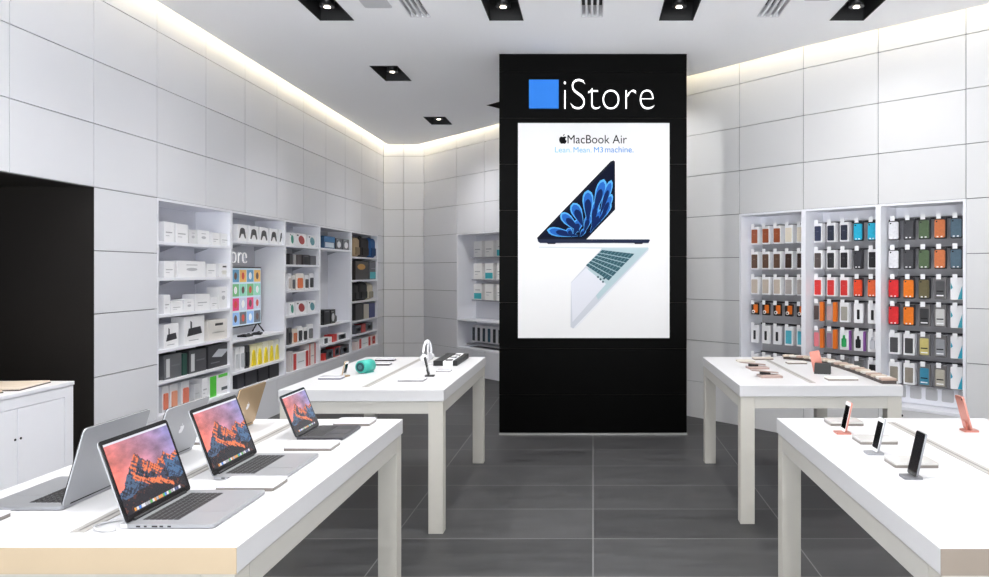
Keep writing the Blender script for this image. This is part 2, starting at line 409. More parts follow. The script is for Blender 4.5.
# ------------------------------------------------------------------ black column, sign, poster
CY = 7.85
t = thing('display_column', 'wide floor-to-ceiling column clad in glossy black panels', 'column', (0, CY, 0))
mb = MB(); mb.box(-.915, .915, .02, .68, 0, HC, TILE_GAP); mb.build('core', t)
mb = MB()
for z0, z1 in zip(ROWS, ROWS[1:]):
    z1 = min(z1, HC); z0 = max(z0, .02)
    mb.box(-.92, .92, 0, .7, z0+.0025, z1-(.0025 if z1 < HC else 0), TILE)
mb.build('cladding', t)
mb = MB(); mb.box(-.925, .925, -.006, .705, 0, .02, mat((170, 170, 168), .35, .5)); mb.build('base_trim', t)
def px(x, y, Y): return ((x-593)*Y/FPX, EYE+(272-y)*Y/FPX)
t = thing('shop_sign', 'lit shop sign of thin white letters with a bright blue square on the black column', 'sign', (0, CY, 0))
SY = CY-.03
(a, b), (c, d) = px(529, 108.2, SY), px(558.6, 79.6, SY)
mb = MB(); mb.box(a, c, -.03, 0, b, d, mat((2, 110, 205), .6, emit=.2, var=.03, scale=3)); mb.build('blue_square', t)
(a, b), (c, d) = px(564, 108.6, SY), px(654.5, 79, SY)
text_obj('lettering', 'iStore', t, a, c, b, d, 0, mat((255, 255, 255), .5, emit=1.4, var=0), depth=.03, thin=-.03)
# poster
t = thing('poster', 'large white backlit poster of two laptops on the black column', 'poster', (0, CY, 0))
PY = CY-.03
(a, b), (c, d) = px(518, 338, PY), px(669.5, 123, PY)
PAPER = mat((222, 222, 223), .7, emit=.1, var=0, spec=.1)
mb = MB(); mb.box(a, c, -.03, 0, b, d, PAPER); mb.build('lightbox', t)
def flat(mb, pts, m, lv, th=.0008):      # printed shapes, px read off the poster
    mb.prism([(px(x, y, PY)[0], -.03-lv*.0008, px(x, y, PY)[1]) for x, y in pts], (0, -th, 0), m)
def pm(c): return mat(c, .7, emit=.12, var=.0, spec=.1)
mb = MB()
lid = [(537.7, 239.3), (536.8, 238), (610.5, 161.5), (613.5, 160.3), (615, 161.5), (615.2, 209.5), (586.5, 239.3)]
flat(mb, lid, pm((20, 24, 36)), 0)
flat(mb, [(541, 237.6), (611, 164.5), (613.8, 163.8), (613.8, 208.8), (585.5, 237.6)], pm((6, 12, 34)), 1)
pet = [((578, 236), (547, 230), 4.0), ((580, 232), (561, 213), 4.6), ((583, 226), (573, 203), 5), ((588, 222), (588, 190), 5), ((594, 214), (604, 179), 4.6),
       ((600, 215), (611.5, 180), 3.2), ((592, 226), (597, 200), 3.6), ((600, 222), (612, 194), 3), ((574, 235), (580, 219), 4), ((584, 233), (590, 214), 3.2), ((590, 233), (602, 209), 3.0),
       ((594, 228), (611.5, 204), 2.4), ((572, 237), (568, 228), 3), ((580, 237), (585, 229), 2.2)]
lev = 2
for (bx, by), (tx, ty), w in pet:
    w *= 1.12
    d = Vector((tx-bx, ty-by)); n = Vector((-d.y, d.x)).normalized()
    def teardrop(s, w, k):
        out = []
        prof = [(0, .12), (.2, .45), (.45, .8), (.65, 1), (.82, .92), (.93, .62), (1, 0)]
        for q, r in prof: out.append((bx+d.x*q*s, by+d.y*q*s, r*w))
        pts = [(x+n.x*r, y+n.y*r) for x, y, r in out] + [(x-n.x*r, y-n.y*r) for x, y, r in reversed(out[:-1])]
        return pts
    flat(mb, teardrop(1, w, 0), pm((80, 156, 218)), lev); flat(mb, teardrop(.93, w*.78, 0), pm((34, 92, 172)), lev+1); flat(mb, teardrop(.72, w*.62, 0), pm((12, 34, 82)), lev+2)
    lev += .12
flat(mb, [(537.5, 239.2), (649, 239.4), (650, 240), (648.5, 243), (540, 243), (538, 241.5)], pm((34, 40, 62)), 5)
flat(mb, [(547, 243), (556, 243), (555, 244), (548, 244)], pm((20, 22, 30)), 5); flat(mb, [(634, 243), (643, 243), (642, 244), (635, 244)], pm((20, 22, 30)), 5)
mb.build('dark_laptop_print', t)
mb = MB()
flat(mb, [(539, 246.6), (648, 247), (648.6, 248.4), (600, 248.8), (539, 247.8)], pm((196, 202, 206)), 0)
flat(mb, [(602, 248.1), (648.6, 248.1), (648.2, 251.5), (576, 327.6), (573, 328.4), (570.5, 327), (571, 282.4)], pm((188, 192, 200)), 1)
flat(mb, [(602, 248.3), (648.6, 248.1), (645, 252), (598, 300), (586, 272)], pm((166, 186, 192)), 2)
flat(mb, [(571, 283), (586, 268), (606, 284), (572.5, 322)], pm((206, 208, 216)), 3)
flat(mb, [(648.4, 250), (648.2, 252.4), (576, 328.2), (574, 327.5)], pm((214, 216, 220)), 4)
flat(mb, [(602, 250), (634.4, 253.8), (608.6, 280.5), (585.8, 265.3)], pm((52, 86, 96)), 5)
for k in range(1, 6):
    q = k/6; x0, y0 = 602-16.2*q, 250+15.3*q; x1, y1 = 634.4-25.8*q, 253.8+26.7*q
    flat(mb, [(x0, y0), (x1, y1), (x1-.5, y1+.7), (x0-.5, y0+.7)], pm((150, 176, 182)), 6)
for k in range(1, 9):
    q = k/9; x0, y0 = 602+32.4*q, 250+3.8*q; x1, y1 = 585.8+22.8*q, 265.3+15.2*q
    flat(mb, [(x0, y0), (x0+.5, y0), (x1+.5, y1), (x1, y1)], pm((110, 140, 148)), 7)
for qx, qy in ((598, 277), (600.5, 279.3), (603, 281.8), (604, 278.5)): flat(mb, [(qx-1.3, qy), (qx, qy-1.3), (qx+1.3, qy), (qx, qy+1.3)], pm((60, 84, 92)), 6)
mb.build('silver_laptop_print', t)
INK = pm((12, 12, 14))
(a, b), (c, d) = px(567.5, 143.5, PY), px(627, 135, PY)
text_obj('headline', 'MacBook Air', t, a, c, b, d, -.03, INK, depth=.0015, thin=0)
mb = MB(); flat(mb, [(563+9*x, 139.8-9*y) for x, y in APPLE], INK, 0); flat(mb, [(563+9*x, 139.8-9*y) for x, y in LEAF], INK, 0); mb.build('logo', t)
for body, x0, x1, cc, y0, y1 in (('Lean.', 555, 571.5, (120, 184, 226), 152.5, 147), ('Mean.', 573.5, 591.5, (96, 168, 220), 152.5, 147), ('M3', 594, 603, (60, 140, 205), 152.5, 147), ('machine.', 605, 633.5, (50, 128, 196), 152.5, 146.5)):
    (a, b), (c, d) = px(x0, y0, PY), px(x1, y1, PY); text_obj('tagline', body, t, a, c, b, d, -.03, pm(cc), depth=.0015, thin=0)
# ------------------------------------------------------------------ tables
HT = .88
def table(x0, x1, y0, y1, label, band=None, gap=(0, 0)):
    t = thing('display_table', label, 'table', (x0, y0, 0), 0, 'white display tables'); w, d = x1-x0, y1-y0
    cx = (1.425 if x0 > 0 else -1.425) - x0
    mb = MB(); mb.box(0, w, 0 if not band else .003, d, HT-.07, HT, TOP, bev=.002); mb.build('tabletop', t)
    if band: mb = MB(); mb.box(0, w, 0, .003, HT-.07, HT-.0005, band); mb.build('light_shade_edge', t)['label'] = 'front edge with painted light and shade'  # front strip carries painted warm light on the left table, shade on the right
    mb = MB(); i = .006
    mb.box(i+.09, w-i-.09, i, .03+i, HT-.145, HT-.07, APRON); mb.box(i+.09, w-i-.09, d-i-.03, d-i, HT-.145, HT-.07, APRON)
    mb.box(i, i+.03, .09+i, d-i-.09, HT-.145, HT-.07, APRON); mb.box(w-i-.03, w-i, .09+i, d-i-.09, HT-.145, HT-.07, APRON); mb.build('apron', t)
    for lx in (i, w-i-.09):
        for ly in (i, d-i-.09):
            q = MB(); q.box(lx, lx+.09, ly, ly+.09, 0, HT-.07, LEG, bev=.002); q.build('leg', t)
    mb = MB(); mb.box(cx-.02, cx+.02, .12, d-.12, HT-.0005, HT+.0025, mat((165, 162, 158), .4)); mb.box(cx-.004, cx+.004, .13, d-.13, HT+.0026, HT+.003, mat((120, 118, 115))); mb.build('cable_channel', t)
    return t
table(-1.95, -.932, 2.09, 3.92, 'white display table at the front left, covered with open laptops', WARM_LIT_EDGE)
table(.905, 1.93, 2.08, 3.945, 'white display table at the front right, with phones on little stands', SHADED_EDGE)
table(-1.92, -.91, 4.88, 6.78, 'white display table at the rear left, with the turquoise speaker')
tr = table(.93, 1.965, 5.07, 6.78, 'white display table at the rear right, with flat phone displays')
mb = MB(); mb.tube([(.36, .55, HT-.07), (.36, .5, HT-.1), (.40, .46, HT-.19), (.44, .5, HT-.17), (.41, .55, HT-.15), (.46, .58, HT-.18)], .008, BLK_M); mb.build('cable', tr)
# ------------------------------------------------------------------ laptops
def mountain(name, W, H, nx=110, ny=68):
    """grid whose face colours are the picture on the screen"""
    bm = bmesh.new(); lay = bm.loops.layers.float_color.new('Col')
    vs_ = [[bm.verts.new(((i/nx-.5)*W, 0, (j/ny)*H)) for i in range(nx+1)] for j in range(ny+1)]
    def fb(x, y, s): return noise.fractal(Vector((x*s, y*s, 3.3)), .9, 2.1, 4)
    def ridge(u):
        pk = [(.10, .36, .30), (.37, .76, .42), (.52, .60, .38), (.70, .56, .36), (.80, .62, .42), (.97, .58, .45), (-.02, .30, .3)]
        h = max(p[1]-abs(u-p[0])*(1.35 if p[0] == .37 else 1.0) for p in pk)
        return max(h, .30) + .035*noise.noise(Vector((u*16, 1, 0))) + .02*noise.noise(Vector((u*40, 5, 0)))
    def col(u, v):
        if v > .965: return (225, 225, 235)
        if .015 < v < .06 and .12 < u < .88:
            k = int((u-.12)/.76*22); random.seed(k); return [(70, 140, 230), (230, 230, 235), (90, 190, 90), (240, 160, 60), (180, 180, 190), (60, 80, 130)][random.randrange(6)] if ((u-.12)/.76*22) % 1 < .8 else (150, 140, 150)
        r = ridge(u)
        if v > r:
            t_ = min(1, max(0, (u*.9 + (v-.5)*.35))); n_ = fb(u, v*1.6, 3.0)
            a = (250, 128, 112); b = (138, 132, 186)
            c = [a[i]+(b[i]-a[i])*t_ for i in range(3)]; k = 1 + .30*n_
            return tuple(max(0, min(255, ci*k)) for ci in c)
        dep = r-v
        n1 = noise.noise(Vector(((u+v*.9)*26, (v-u*.2)*9, 2))); n2 = noise.noise(Vector(((u-v*.7)*30, v*12, 7))); n3 = noise.noise(Vector((u*60, v*60, 1)))
        f = n1*.6 + n2*.55 + n3*.2
        dark = (28, 26, 36); blue = (74, 100, 132); org = (238, 126, 78); rust = (150, 68, 50)
        edge = .26 + .10*noise.noise(Vector((u*5, 9, 0))) - .1*abs(u-.5)
        streak = abs(v-(.56-.52*u)) < .035+.03*n1 and .25 < u < .8
        if streak: c = org if f > -.1 else rust
        elif v < edge: c = dark if f < .32 else (86, 44, 38)
        elif u < .24 or (v < .42 and u < .36): c = blue if f > .0 else (44, 56, 80) if f > -.25 else dark
        elif u > .76 and dep > .08: c = (70, 108, 150) if f > -.05 else (44, 62, 92)
        elif dep < .17: c = org if f > .05 else rust if f > -.08 else (72, 70, 92)
        else: c = org if f > .28 else (60, 66, 92) if f > -.1 else dark
        shade = .95
        return tuple(max(0, min(255, q*shade*1.05)) for q in c)
    for j in range(ny):
        for i in range(nx):
            f = bm.faces.new((vs_[j][i], vs_[j][i+1], vs_[j+1][i+1], vs_[j+1][i]))
            c = col((i+.5)/nx, (j+.5)/ny); c = (lin(c[0]), lin(c[1]), lin(c[2]), 1)
            for lp in f.loops: lp[lay] = c
    me = bpy.data.meshes.new(name); bm.to_mesh(me); bm.free(); me.materials.append(SCR); return me
SCR = m_attr(1.0)
def laptop(label, x, y, rz, w, d, lh, body, tilt, screen=None, kbmat=None, dark_lid=False, th=.016):
    t = thing('laptop', label, 'laptop', (x, y, HT), rz, 'open laptops on the front left table'); kbmat = kbmat or KEY
    mb = MB(); mb.rbox(-w/2, w/2, -d, 0, .002, th*.8, body, r=.012, axis='z')
    for sx in (-1, 1):
        for yy in (-.02, -d+.02): mb.cone((sx*(w/2-.03), yy, 0), (sx*(w/2-.03), yy, .002), .008, .008, BLK_M, 10)
    for k, wd in enumerate((.012, .008, .016, .010, .010)): mb.box(-w/2-.0004, -w/2+.002, -.03-k*.022-wd, -.03-k*.022, .005, .0095, BLK_M)
    base = mb.build('base', t)
    kw, kd, ky = w*.77, d*.42, -d*.10; z = th*.8
    mb = MB(); mb.box(-kw/2, kw/2, ky-kd, ky, z, z+.0006, mat((120, 121, 124), .5)); n, rws = 14, 6
    for r in range(rws):
        for c in range(n):
            if r == 5 and 4 <= c <= 8:
                if c == 4: mb.box(-kw/2+4*kw/n+.0015, -kw/2+9*kw/n-.0015, ky-kd+.0015, ky-kd+kd/rws-.0015, z+.0006, z+.002, kbmat)
                continue
            mb.box(-kw/2+c*kw/n+.002, -kw/2+(c+1)*kw/n-.002, ky-(r+1)*kd/rws+.002, ky-r*kd/rws-.002, z+.0006, z+.002, kbmat)
    mb.build('keyboard', t)
    mb = MB(); tw = w*.31; mb.rbox(-tw/2, tw/2, -d*.93, -d*.57, z, z+.0005, body if not dark_lid else mat((70, 70, 76), .3, .6), r=.006, axis='z'); mb.build('trackpad', t)
    # lid: x across, z up the lid, tilted back about the hinge
    lidp = bpy.data.objects.new('lid', None)
    R = Matrix.Translation((0, -.004, z+.001)) @ Matrix.Rotation(-tilt, 4, 'X')
    mb = MB(); mb.M = R
    mb.rbox(-w/2, w/2, .002, .006, 0, lh, body, r=.012); 
    lo = mb.build('lid', t)
    mb = MB(); mb.M = R; mb.rbox(-w/2+.0005, w/2-.0005, -.0012, .002, .001, lh-.0005, GLASS_B, r=.011); mb.build('bezel', lo)
    mb = MB(); mb.M = R; mb.cone((-w/2*.8, .001, .001), (w/2*.8, .001, .001), .0055, .0055, BLK_M, 12); mb.build('hinge', t)
    mb = MB(); mb.M = R; s_ = .042*lh/.24
    for pts in (APPLE, LEAF): mb.prism([(q[0]*s_, .006, lh/2+q[1]*s_) for q in pts], (0, .0006, 0), GLASS_B if screen is None and body is not SILVER else mat((235, 235, 238), .15)); 
    mb.build('logo', lo)
    so = bpy.data.objects.new('screen', screen or SC_DEF); C.objects.link(so); so.parent = lo; so.matrix_local = R @ Matrix.Translation((0, -.0016, lh*.075))
    so.scale = (w/.359, 1, lh/.24)
    return t
SC_DEF = mountain('screen', .334, .2095)
laptop('silver laptop with mountain wallpaper nearest the camera on the front left table', -1.31, 2.42, PI/2, .359, .247, .243, SILVER, math.radians(19.5), SC_DEF)
laptop('silver laptop with mountain wallpaper, middle one of the three facing the aisle', -1.315, 2.945, PI/2, .359, .247, .243, SILVER, math.radians(20.5), SC_DEF)
laptop('small dark grey laptop with mountain wallpaper at the rear corner of the table', -1.268, 3.553, PI/2, .283, .198, .190, SPGREY, math.radians(22), SC_DEF, dark_lid=True)
laptop('silver laptop turned away at the far left, plain lid toward camera', -1.60, 2.59, -PI/2, .359, .247, .243, SILVER, math.radians(16), SC_DEF)
laptop('silver laptop turned away, mostly hidden between the two big open screens', -1.625, 3.09, -PI/2, .325, .225, .215, SILVER, math.radians(18), SC_DEF)
laptop('gold laptop turned away with dark logo on its lid', -1.61, 3.66, -PI/2, .281, .197, .196, GOLD, math.radians(17), SC_DEF)
# flat acrylic information pads
def pad(x, y, w, d, label, rz=0, z=HT, col=ACRYL, edge=ACRYL_E, h=.018, grp='acrylic information pads'):
    t = thing('information_pad', label, 'display pad', (x, y, z), rz, grp)
    mb = MB(); mb.rbox(-w/2, w/2, -d/2, d/2, 0, h*.6, edge, r=.006, axis='z'); mb.build('base_plate', t)
    mb = MB(); mb.rbox(-w/2, w/2, -d/2, d/2, h*.6, h, col, r=.006, axis='z'); mb.build('acrylic_plate', t)
    return t
WPAD = mat((224, 224, 228), .15)
pad(-1.145, 2.69, .19, .13, 'white acrylic pad between the two nearest open laptops', col=WPAD)
pad(-1.15, 3.28, .19, .13, 'white acrylic pad between the middle laptop and the dark grey one', col=WPAD)
pad(-1.13, 3.80, .17, .13, 'white acrylic pad at the rear right corner of the laptop table', col=WPAD)
pad(-1.80, 2.31, .17, .10, 'white acrylic pad at the front left corner of the laptop table', col=WPAD)
pad(-1.70, 3.38, .17, .10, 'white acrylic pad before the gold laptop', col=WPAD)
t = thing('security_cable', 'clear coiled security cable behind the nearest laptop', 'cable', (-1.36, 2.26, HT))
mb = MB(); mb.tube([(.05+.0*k + .045*math.cos(a)-.045, .05*math.sin(a), .006+.002*math.sin(a*2)) for k, a in [(k, 2*PI*k/22) for k in range(20)]], .0035, mat((225, 226, 228), .15, trans=.4)); mb.build('cord', t)
mb = MB(); mb.box(.03, .07, -.012, .012, 0, .012, mat((210, 210, 212), .2), bev=.002); mb.build('plug', t)
# ------------------------------------------------------------------ phones on stands
def phone(label, x, y, rz, h, w, front, side, base, tilt, lean=0, back=None):
    t = thing('smartphone', label, 'phone', (x, y, HT), rz, 'smartphones on stands')
    # faces local -y, leaning back towards +y
    mb = MB(); mb.rbox(-.03, .03, -.035, .03, 0, .008, base, r=.006, axis='z'); mb.build('stand_base', t)
    mb = MB(); R = Matrix.Translation((0, -.002, .006)) @ Matrix.Rotation(-tilt, 4, 'X'); mb.M = R; mb.box(-.012, .012, .0075, .014, 0, .045, base, bev=.002); mb.build('stand_arm', t)
    mb = MB(); mb.M = R; mb.rbox(-w/2, w/2, 0, .0075, .004, h, side, r=.009); bo = mb.build('body', t)
    mb = MB(); mb.M = R; mb.rbox(-w/2+.001, w/2-.001, -.0008, 0, .005, h-.001, front, r=.008); fo = mb.build('front_glass', t)
    mb = MB(); mb.M = R; mb.box(-w/2+.004, w/2-.004, -.0012, -.0008, .018, h-.017, GLASS_B); mb.build('screen', fo)
    mb = MB(); mb.M = R; mb.cone((-w/2+.012, .0075, h-.012), (-w/2+.012, .0088, h-.012), .0045, .0045, BLK_M, 12); mb.build('camera_lens', bo)
    return t
WG = mat((240, 240, 242), .15)
phone('black smartphone upright on a grey stand, nearest of the three on the front right table', 1.115, 2.80, -PI/2, .158, .078, GLASS_B, SILVER_D, SILVER_D, math.radians(13))
phone('white-fronted silver smartphone on a stand, middle of the three on the front right table', 1.115, 3.17, -PI/2, .14, .067, WG, SILVER, SILVER, math.radians(13))
phone('rose smartphone with white front on a stand, rearmost of the three in that line', 1.115, 3.57, -PI/2, .138, .067, WG, ROSE, ROSE, math.radians(12))
phone('rose smartphone seen from behind, at the right edge of the front right table', 1.70, 3.62, PI/2, .160, .078, WG, ROSE, ROSE, math.radians(15))
phone('gold smartphone seen edge-on, on the left of the rear left table', -1.72, 5.52, PI*.46, .10, .055, WG, GOLD, GOLD, math.radians(-14))
phone('black smartphone seen edge-on in front of the white headphones', -1.13, 5.53, PI*.53, .13, .065, GLASS_B, BLACK, BLACK, math.radians(14))
pad(1.19, 2.995, .16, .12, 'clear pad with grey edge behind the black smartphone', col=ACRYL)
pad(1.195, 3.395, .155, .12, 'clear pad with grey edge behind the silver smartphone', col=ACRYL)
pad(1.19, 3.80, .155, .12, 'clear pad with grey edge behind the rose smartphone with white front', col=ACRYL)
t = MB(); t.tube([(1.15, 2.79, HT+.004), (1.22, 2.80, HT+.003), (1.32, 2.75, HT+.003), (1.40, 2.76, HT+.006)], .0018, mat((225, 225, 228), .3)); tag(t.build('charging_cable'), 'thin white cable running from the black smartphone to the table slot', 'cable')
# ------------------------------------------------------------------ rear left table things
TEAL = mat((58, 172, 158), .4, var=.04)
t = thing('portable_speaker', 'turquoise cylindrical portable speaker lying on the rear left table', 'speaker', (-1.625, 5.74, HT+.05), math.radians(-18)); t.location.z = HT+.046
mb = MB(); mb.cone((0, -.07, 0), (0, .05, 0), .046, .046, TEAL, 28); mb.cone((0, -.078, 0), (0, -.07, 0), .040, .046, TEAL, 28); mb.cone((0, .05, 0), (0, .06, 0), .046, .036, TEAL, 28); mb.build('body', t)
mb = MB(); mb.cone((0, -.0795, 0), (0, -.078, 0), .031, .033, mat((25, 70, 75), .5), 24); mb.cone((0, -.081, 0), (0, -.0795, 0), .012, .016, mat((70, 110, 115), .4), 16); mb.build('bass_driver', t)
mb = MB(); mb.box(-.035, .035, -.05, .04, -.046, -.038, TEAL, bev=.002); mb.build('foot', t)
def pad2(x, y, w, d, lab, col, edge, h=.012, rz=0): return pad(x, y, w, d, lab, rz, HT, col, edge, h, 'flat pads on the rear tables')
DK = mat((45, 35, 38), .3)
pad2(-1.685, 6.50, .155, .09, 'flat dark-edged pad behind the turquoise speaker, farther of two', WPAD, DK, h=.02)
pad2(-1.63, 6.2, .125, .09, 'flat dark-edged pad behind the turquoise speaker, nearer of two', WPAD, DK, h=.02)
pad2(-1.765, 5.40, .15, .1, 'white pad with dark edge near the gold smartphone', WPAD, mat((90, 90, 105), .4), h=.016)
pad2(-1.20, 5.32, .17, .13, 'white pad with grey edge near the front right of the rear left table', WPAD, mat((110, 108, 110)), h=.013)
pad2(-1.08, 5.80, .1, .1, 'small white pad behind the black edge-on smartphone', WPAD, mat((130, 128, 130)), h=.012)
# headphones on a stand
t = thing('headphones', 'white over-ear headphones hanging on a stand on the rear left table', 'headphones', (-1.285, 6.22, HT), math.radians(78))
HW = mat((244, 244, 246), .3)
mb = MB(); mb.cone((0, 0, 0), (0, 0, .01), .03, .028, HW, 24); mb.cone((0, 0, .01), (0, 0, .172), .006, .006, HW, 12); mb.cone((-.02, 0, .172), (.02, 0, .172), .01, .01, HW, 12); mb.build('stand', t)
mb = MB(); mb.tube([(.075*math.cos(a)*1.0, .004, .088+.098*math.sin(a)) for a in [PI*k/18 for k in range(-1, 20)]], .009, HW, 10); mb.build('headband', t)
for s in (-1, 1):
    mb = MB(); mb.cone((s*.055, .004, .06), (s*.083, .004, .06), .026, .024, HW, 22); cup = mb.build('ear_cup', t)
    mb = MB(); mb.cone((s*.042, .004, .06), (s*.055, .004, .06), .024, .028, mat((200, 200, 204), .7), 22); mb.build('ear_cushion', cup)
t = thing('accessory_tray', 'long black and white accessory tray at the rear right of that table', 'tray', (-1.225, 6.13, HT))
mb = MB(); mb.box(0, .075, 0, .58, 0, .04, BLK_M, bev=.002); mb.box(.15, .185, 0, .56, 0, .04, BLK_M, bev=.002); mb.build('black_rail', t)
mb = MB(); mb.box(.075, .15, .0, .58, 0, .036, HW, bev=.002); mb.build('white_rail', t)
for k in range(6):
    mb = MB(); mb.box(.088, .138, .03+k*.09, .09+k*.09, .036, .044, mat((230, 230, 232) if k % 2 else (60, 60, 64), .4), bev=.002); mb.build('watch_band', t)
# ------------------------------------------------------------------ rear right table things
PK = mat((172, 150, 143), .35, var=.04)
def flatphone(x, y, lab, w=.17, c=PK, ph=True):
    t = thing('phone_display', lab, 'phone', (x, y, HT), math.radians(4), 'low phone displays on the rear right table')
    mb = MB(); mb.rbox(-w/2+.03, w/2+.01, -.08, .05, 0, .014, c, r=.008, axis='z'); mb.build('base_plate', t)
    if ph:
        mb = MB(); mb.rbox(-.035, .035, .0, .05, .012, .03, BLK_M, r=.012, axis='z'); mb.build('holder', t)
        mb = MB(); mb.M = Matrix.Translation((0, .02, .031)) @ Matrix.Rotation(math.radians(6), 4, 'Y'); mb.rbox(-.10, .09, -.02, .03, 0, .006, mat((150, 132, 124), .35), r=.008, axis='z'); mb.build('smartphone', t)
flatphone(1.20, 6.42, 'beige low pad at the rear left corner of the rear right table', .15, mat((205, 198, 186), .4), False)
flatphone(1.205, 5.98, 'low display with flat black phone on pinkish plate, farther one', .17)
flatphone(1.19, 5.50, 'low display with flat black phone on pinkish plate, nearer one', .17)
t = thing('phone_dock', 'black wedge dock with a rose phone leaning back on the rear right table', 'dock', (1.63, 5.68, HT), math.radians(-20))
mb = MB(); mb.prism([(-.055, -.05, 0), (-.055, .05, 0), (-.055, .035, .07), (-.055, .0, .07)], (.11, 0, 0), BLK_M); mb.build('wedge', t)
mb = MB(); mb.M = Matrix.Translation((-.03, .055, .0)) @ Matrix.Rotation(math.radians(-12), 4, 'Y'); mb.rbox(-.036, .036, .0, .008, .0, .155, ROSE, r=.01); mb.build('smartphone', t)
t = thing('watch_band_display', 'long beige strip of watch bands along the right edge of the rear right table', 'display', (0, 0, HT))
mb = MB(); pts = [(1.62, 6.62), (1.75, 6.5), (1.84, 6.3), (1.885, 6.0), (1.90, 5.7), (1.905, 5.4), (1.905, 5.14)]
for (x0, y0), (x1, y1) in zip(pts, pts[1:]):
    mb.prism([(x0-.045, y0, 0), (x0+.045, y0, 0), (x1+.045, y1, 0), (x1-.045, y1, 0)], (0, 0, .02), mat((70, 60, 56), .5))
mb.build('riser', t)
for k in range(18):
    q = k/17*5.98; i = int(q); f = q-i; x = pts[i][0]+(pts[i+1][0]-pts[i][0])*f; y = pts[i][1]+(pts[i+1][1]-pts[i][1])*f
    y = max(y, 5.17)
    mb = MB(); mb.M = Matrix.Translation((x, y, .02)) @ Matrix.Rotation(math.radians(0), 4, 'Z')
    mb.box(-.048, .048, -.026, .026, 0, .016, mat([(196, 182, 166), (212, 207, 200), (178, 154, 140)][k % 3], .5), bev=.004); mb.build('watch_band', t)
for x, y, w, c, lab in ((1.40, 6.60, .16, (214, 204, 192), 'beige flat pad at the back edge of the rear right table, left of its neighbour'), (1.60, 6.30, .15, (224, 220, 214), 'pale flat pad among the watch bands of the rear right table'),
                        (1.66, 5.35, .2, (236, 232, 226), 'pale flat pad at the front right of the rear right table')):
    pad2(x, y, w, .1, lab, mat(c, .3), mat((120, 108, 98)), h=.016)
# ------------------------------------------------------------------ shelf units
BACKW = mat((214, 215, 222), .5, var=.01)
def unit(M, W, label, shelves, rack=False, fingers=False):
    o = thing('shelf_unit', label, 'shelf', M.translation, M.to_euler().z, 'built-in wall shelf units')
    bm_ = m_perf((172, 172, 176), (110, 110, 114)) if rack else BACKW
    q = MB(); q.box(0, W, ND-.02, ND, NZ0, NZ1, bm_); q.build('back_panel', o)
    for a in (0, W-.025):
        q = MB(); q.box(a, a+.025, 0, ND-.02, NZ0, NZ1, SHELF); q.build('side_panel', o)
    q = MB(); q.box(.025, W-.025, 0, ND-.02, NZ1-.02, NZ1, SHELF); q.build('top_panel', o)
    q = MB(); q.box(.025, W-.025, -.0, ND-.02, NZ0, NZ0+.025, SHELF); q.build('bottom_panel', o)
    for z in shelves:
        q = MB(); q.box(.025, W-.025, .005, ND-.02, z-.024, z, SHELF)
        for a in (.028, W/2, W-.05): q.prism([(a, ND-.02, z-.024), (a, ND-.02, z-.075), (a, ND-.16, z-.024)], (.004, 0, 0), mat((170, 172, 180)))
        q.build('shelf', o)
    if rack: q = MB(); q.box(.025, W-.025, ND-.05, ND-.021, 2.095, NZ1-.02, SHELF); q.build('header_panel', o)
    return o
BAY = [6.514, 7.856, 9.23, 10.40, 11.76, 13.2]
SH = [[.695, .955, 1.248, 1.552, 1.852], [.60, .92, 1.914], [.737, 1.087, 1.383, 1.688, 1.916], [.634, .893, 1.918], [.66, .865, 1.158, 1.48, 1.83]]
NM = ['nearest white wall shelf unit on the left, full of white accessory boxes', 'white wall shelf unit on the left that holds the television', 'narrow white wall shelf unit right of the television, full of colourful boxes',
      'white wall shelf unit on the left with a tall empty middle', 'farthest white wall shelf unit on the left, with bags on top shelves']
for i in range(5): unit(frame(XL-.0, BAY[i], PI/2), BAY[i+1]-BAY[i], NM[i], SH[i])
q = MB(); q.box(-3.594, -3.55, 13.2, 13.26, NZ0, NZ1, WHITE)
def yl(p, X=3.62): return X*FPX/(593-p)
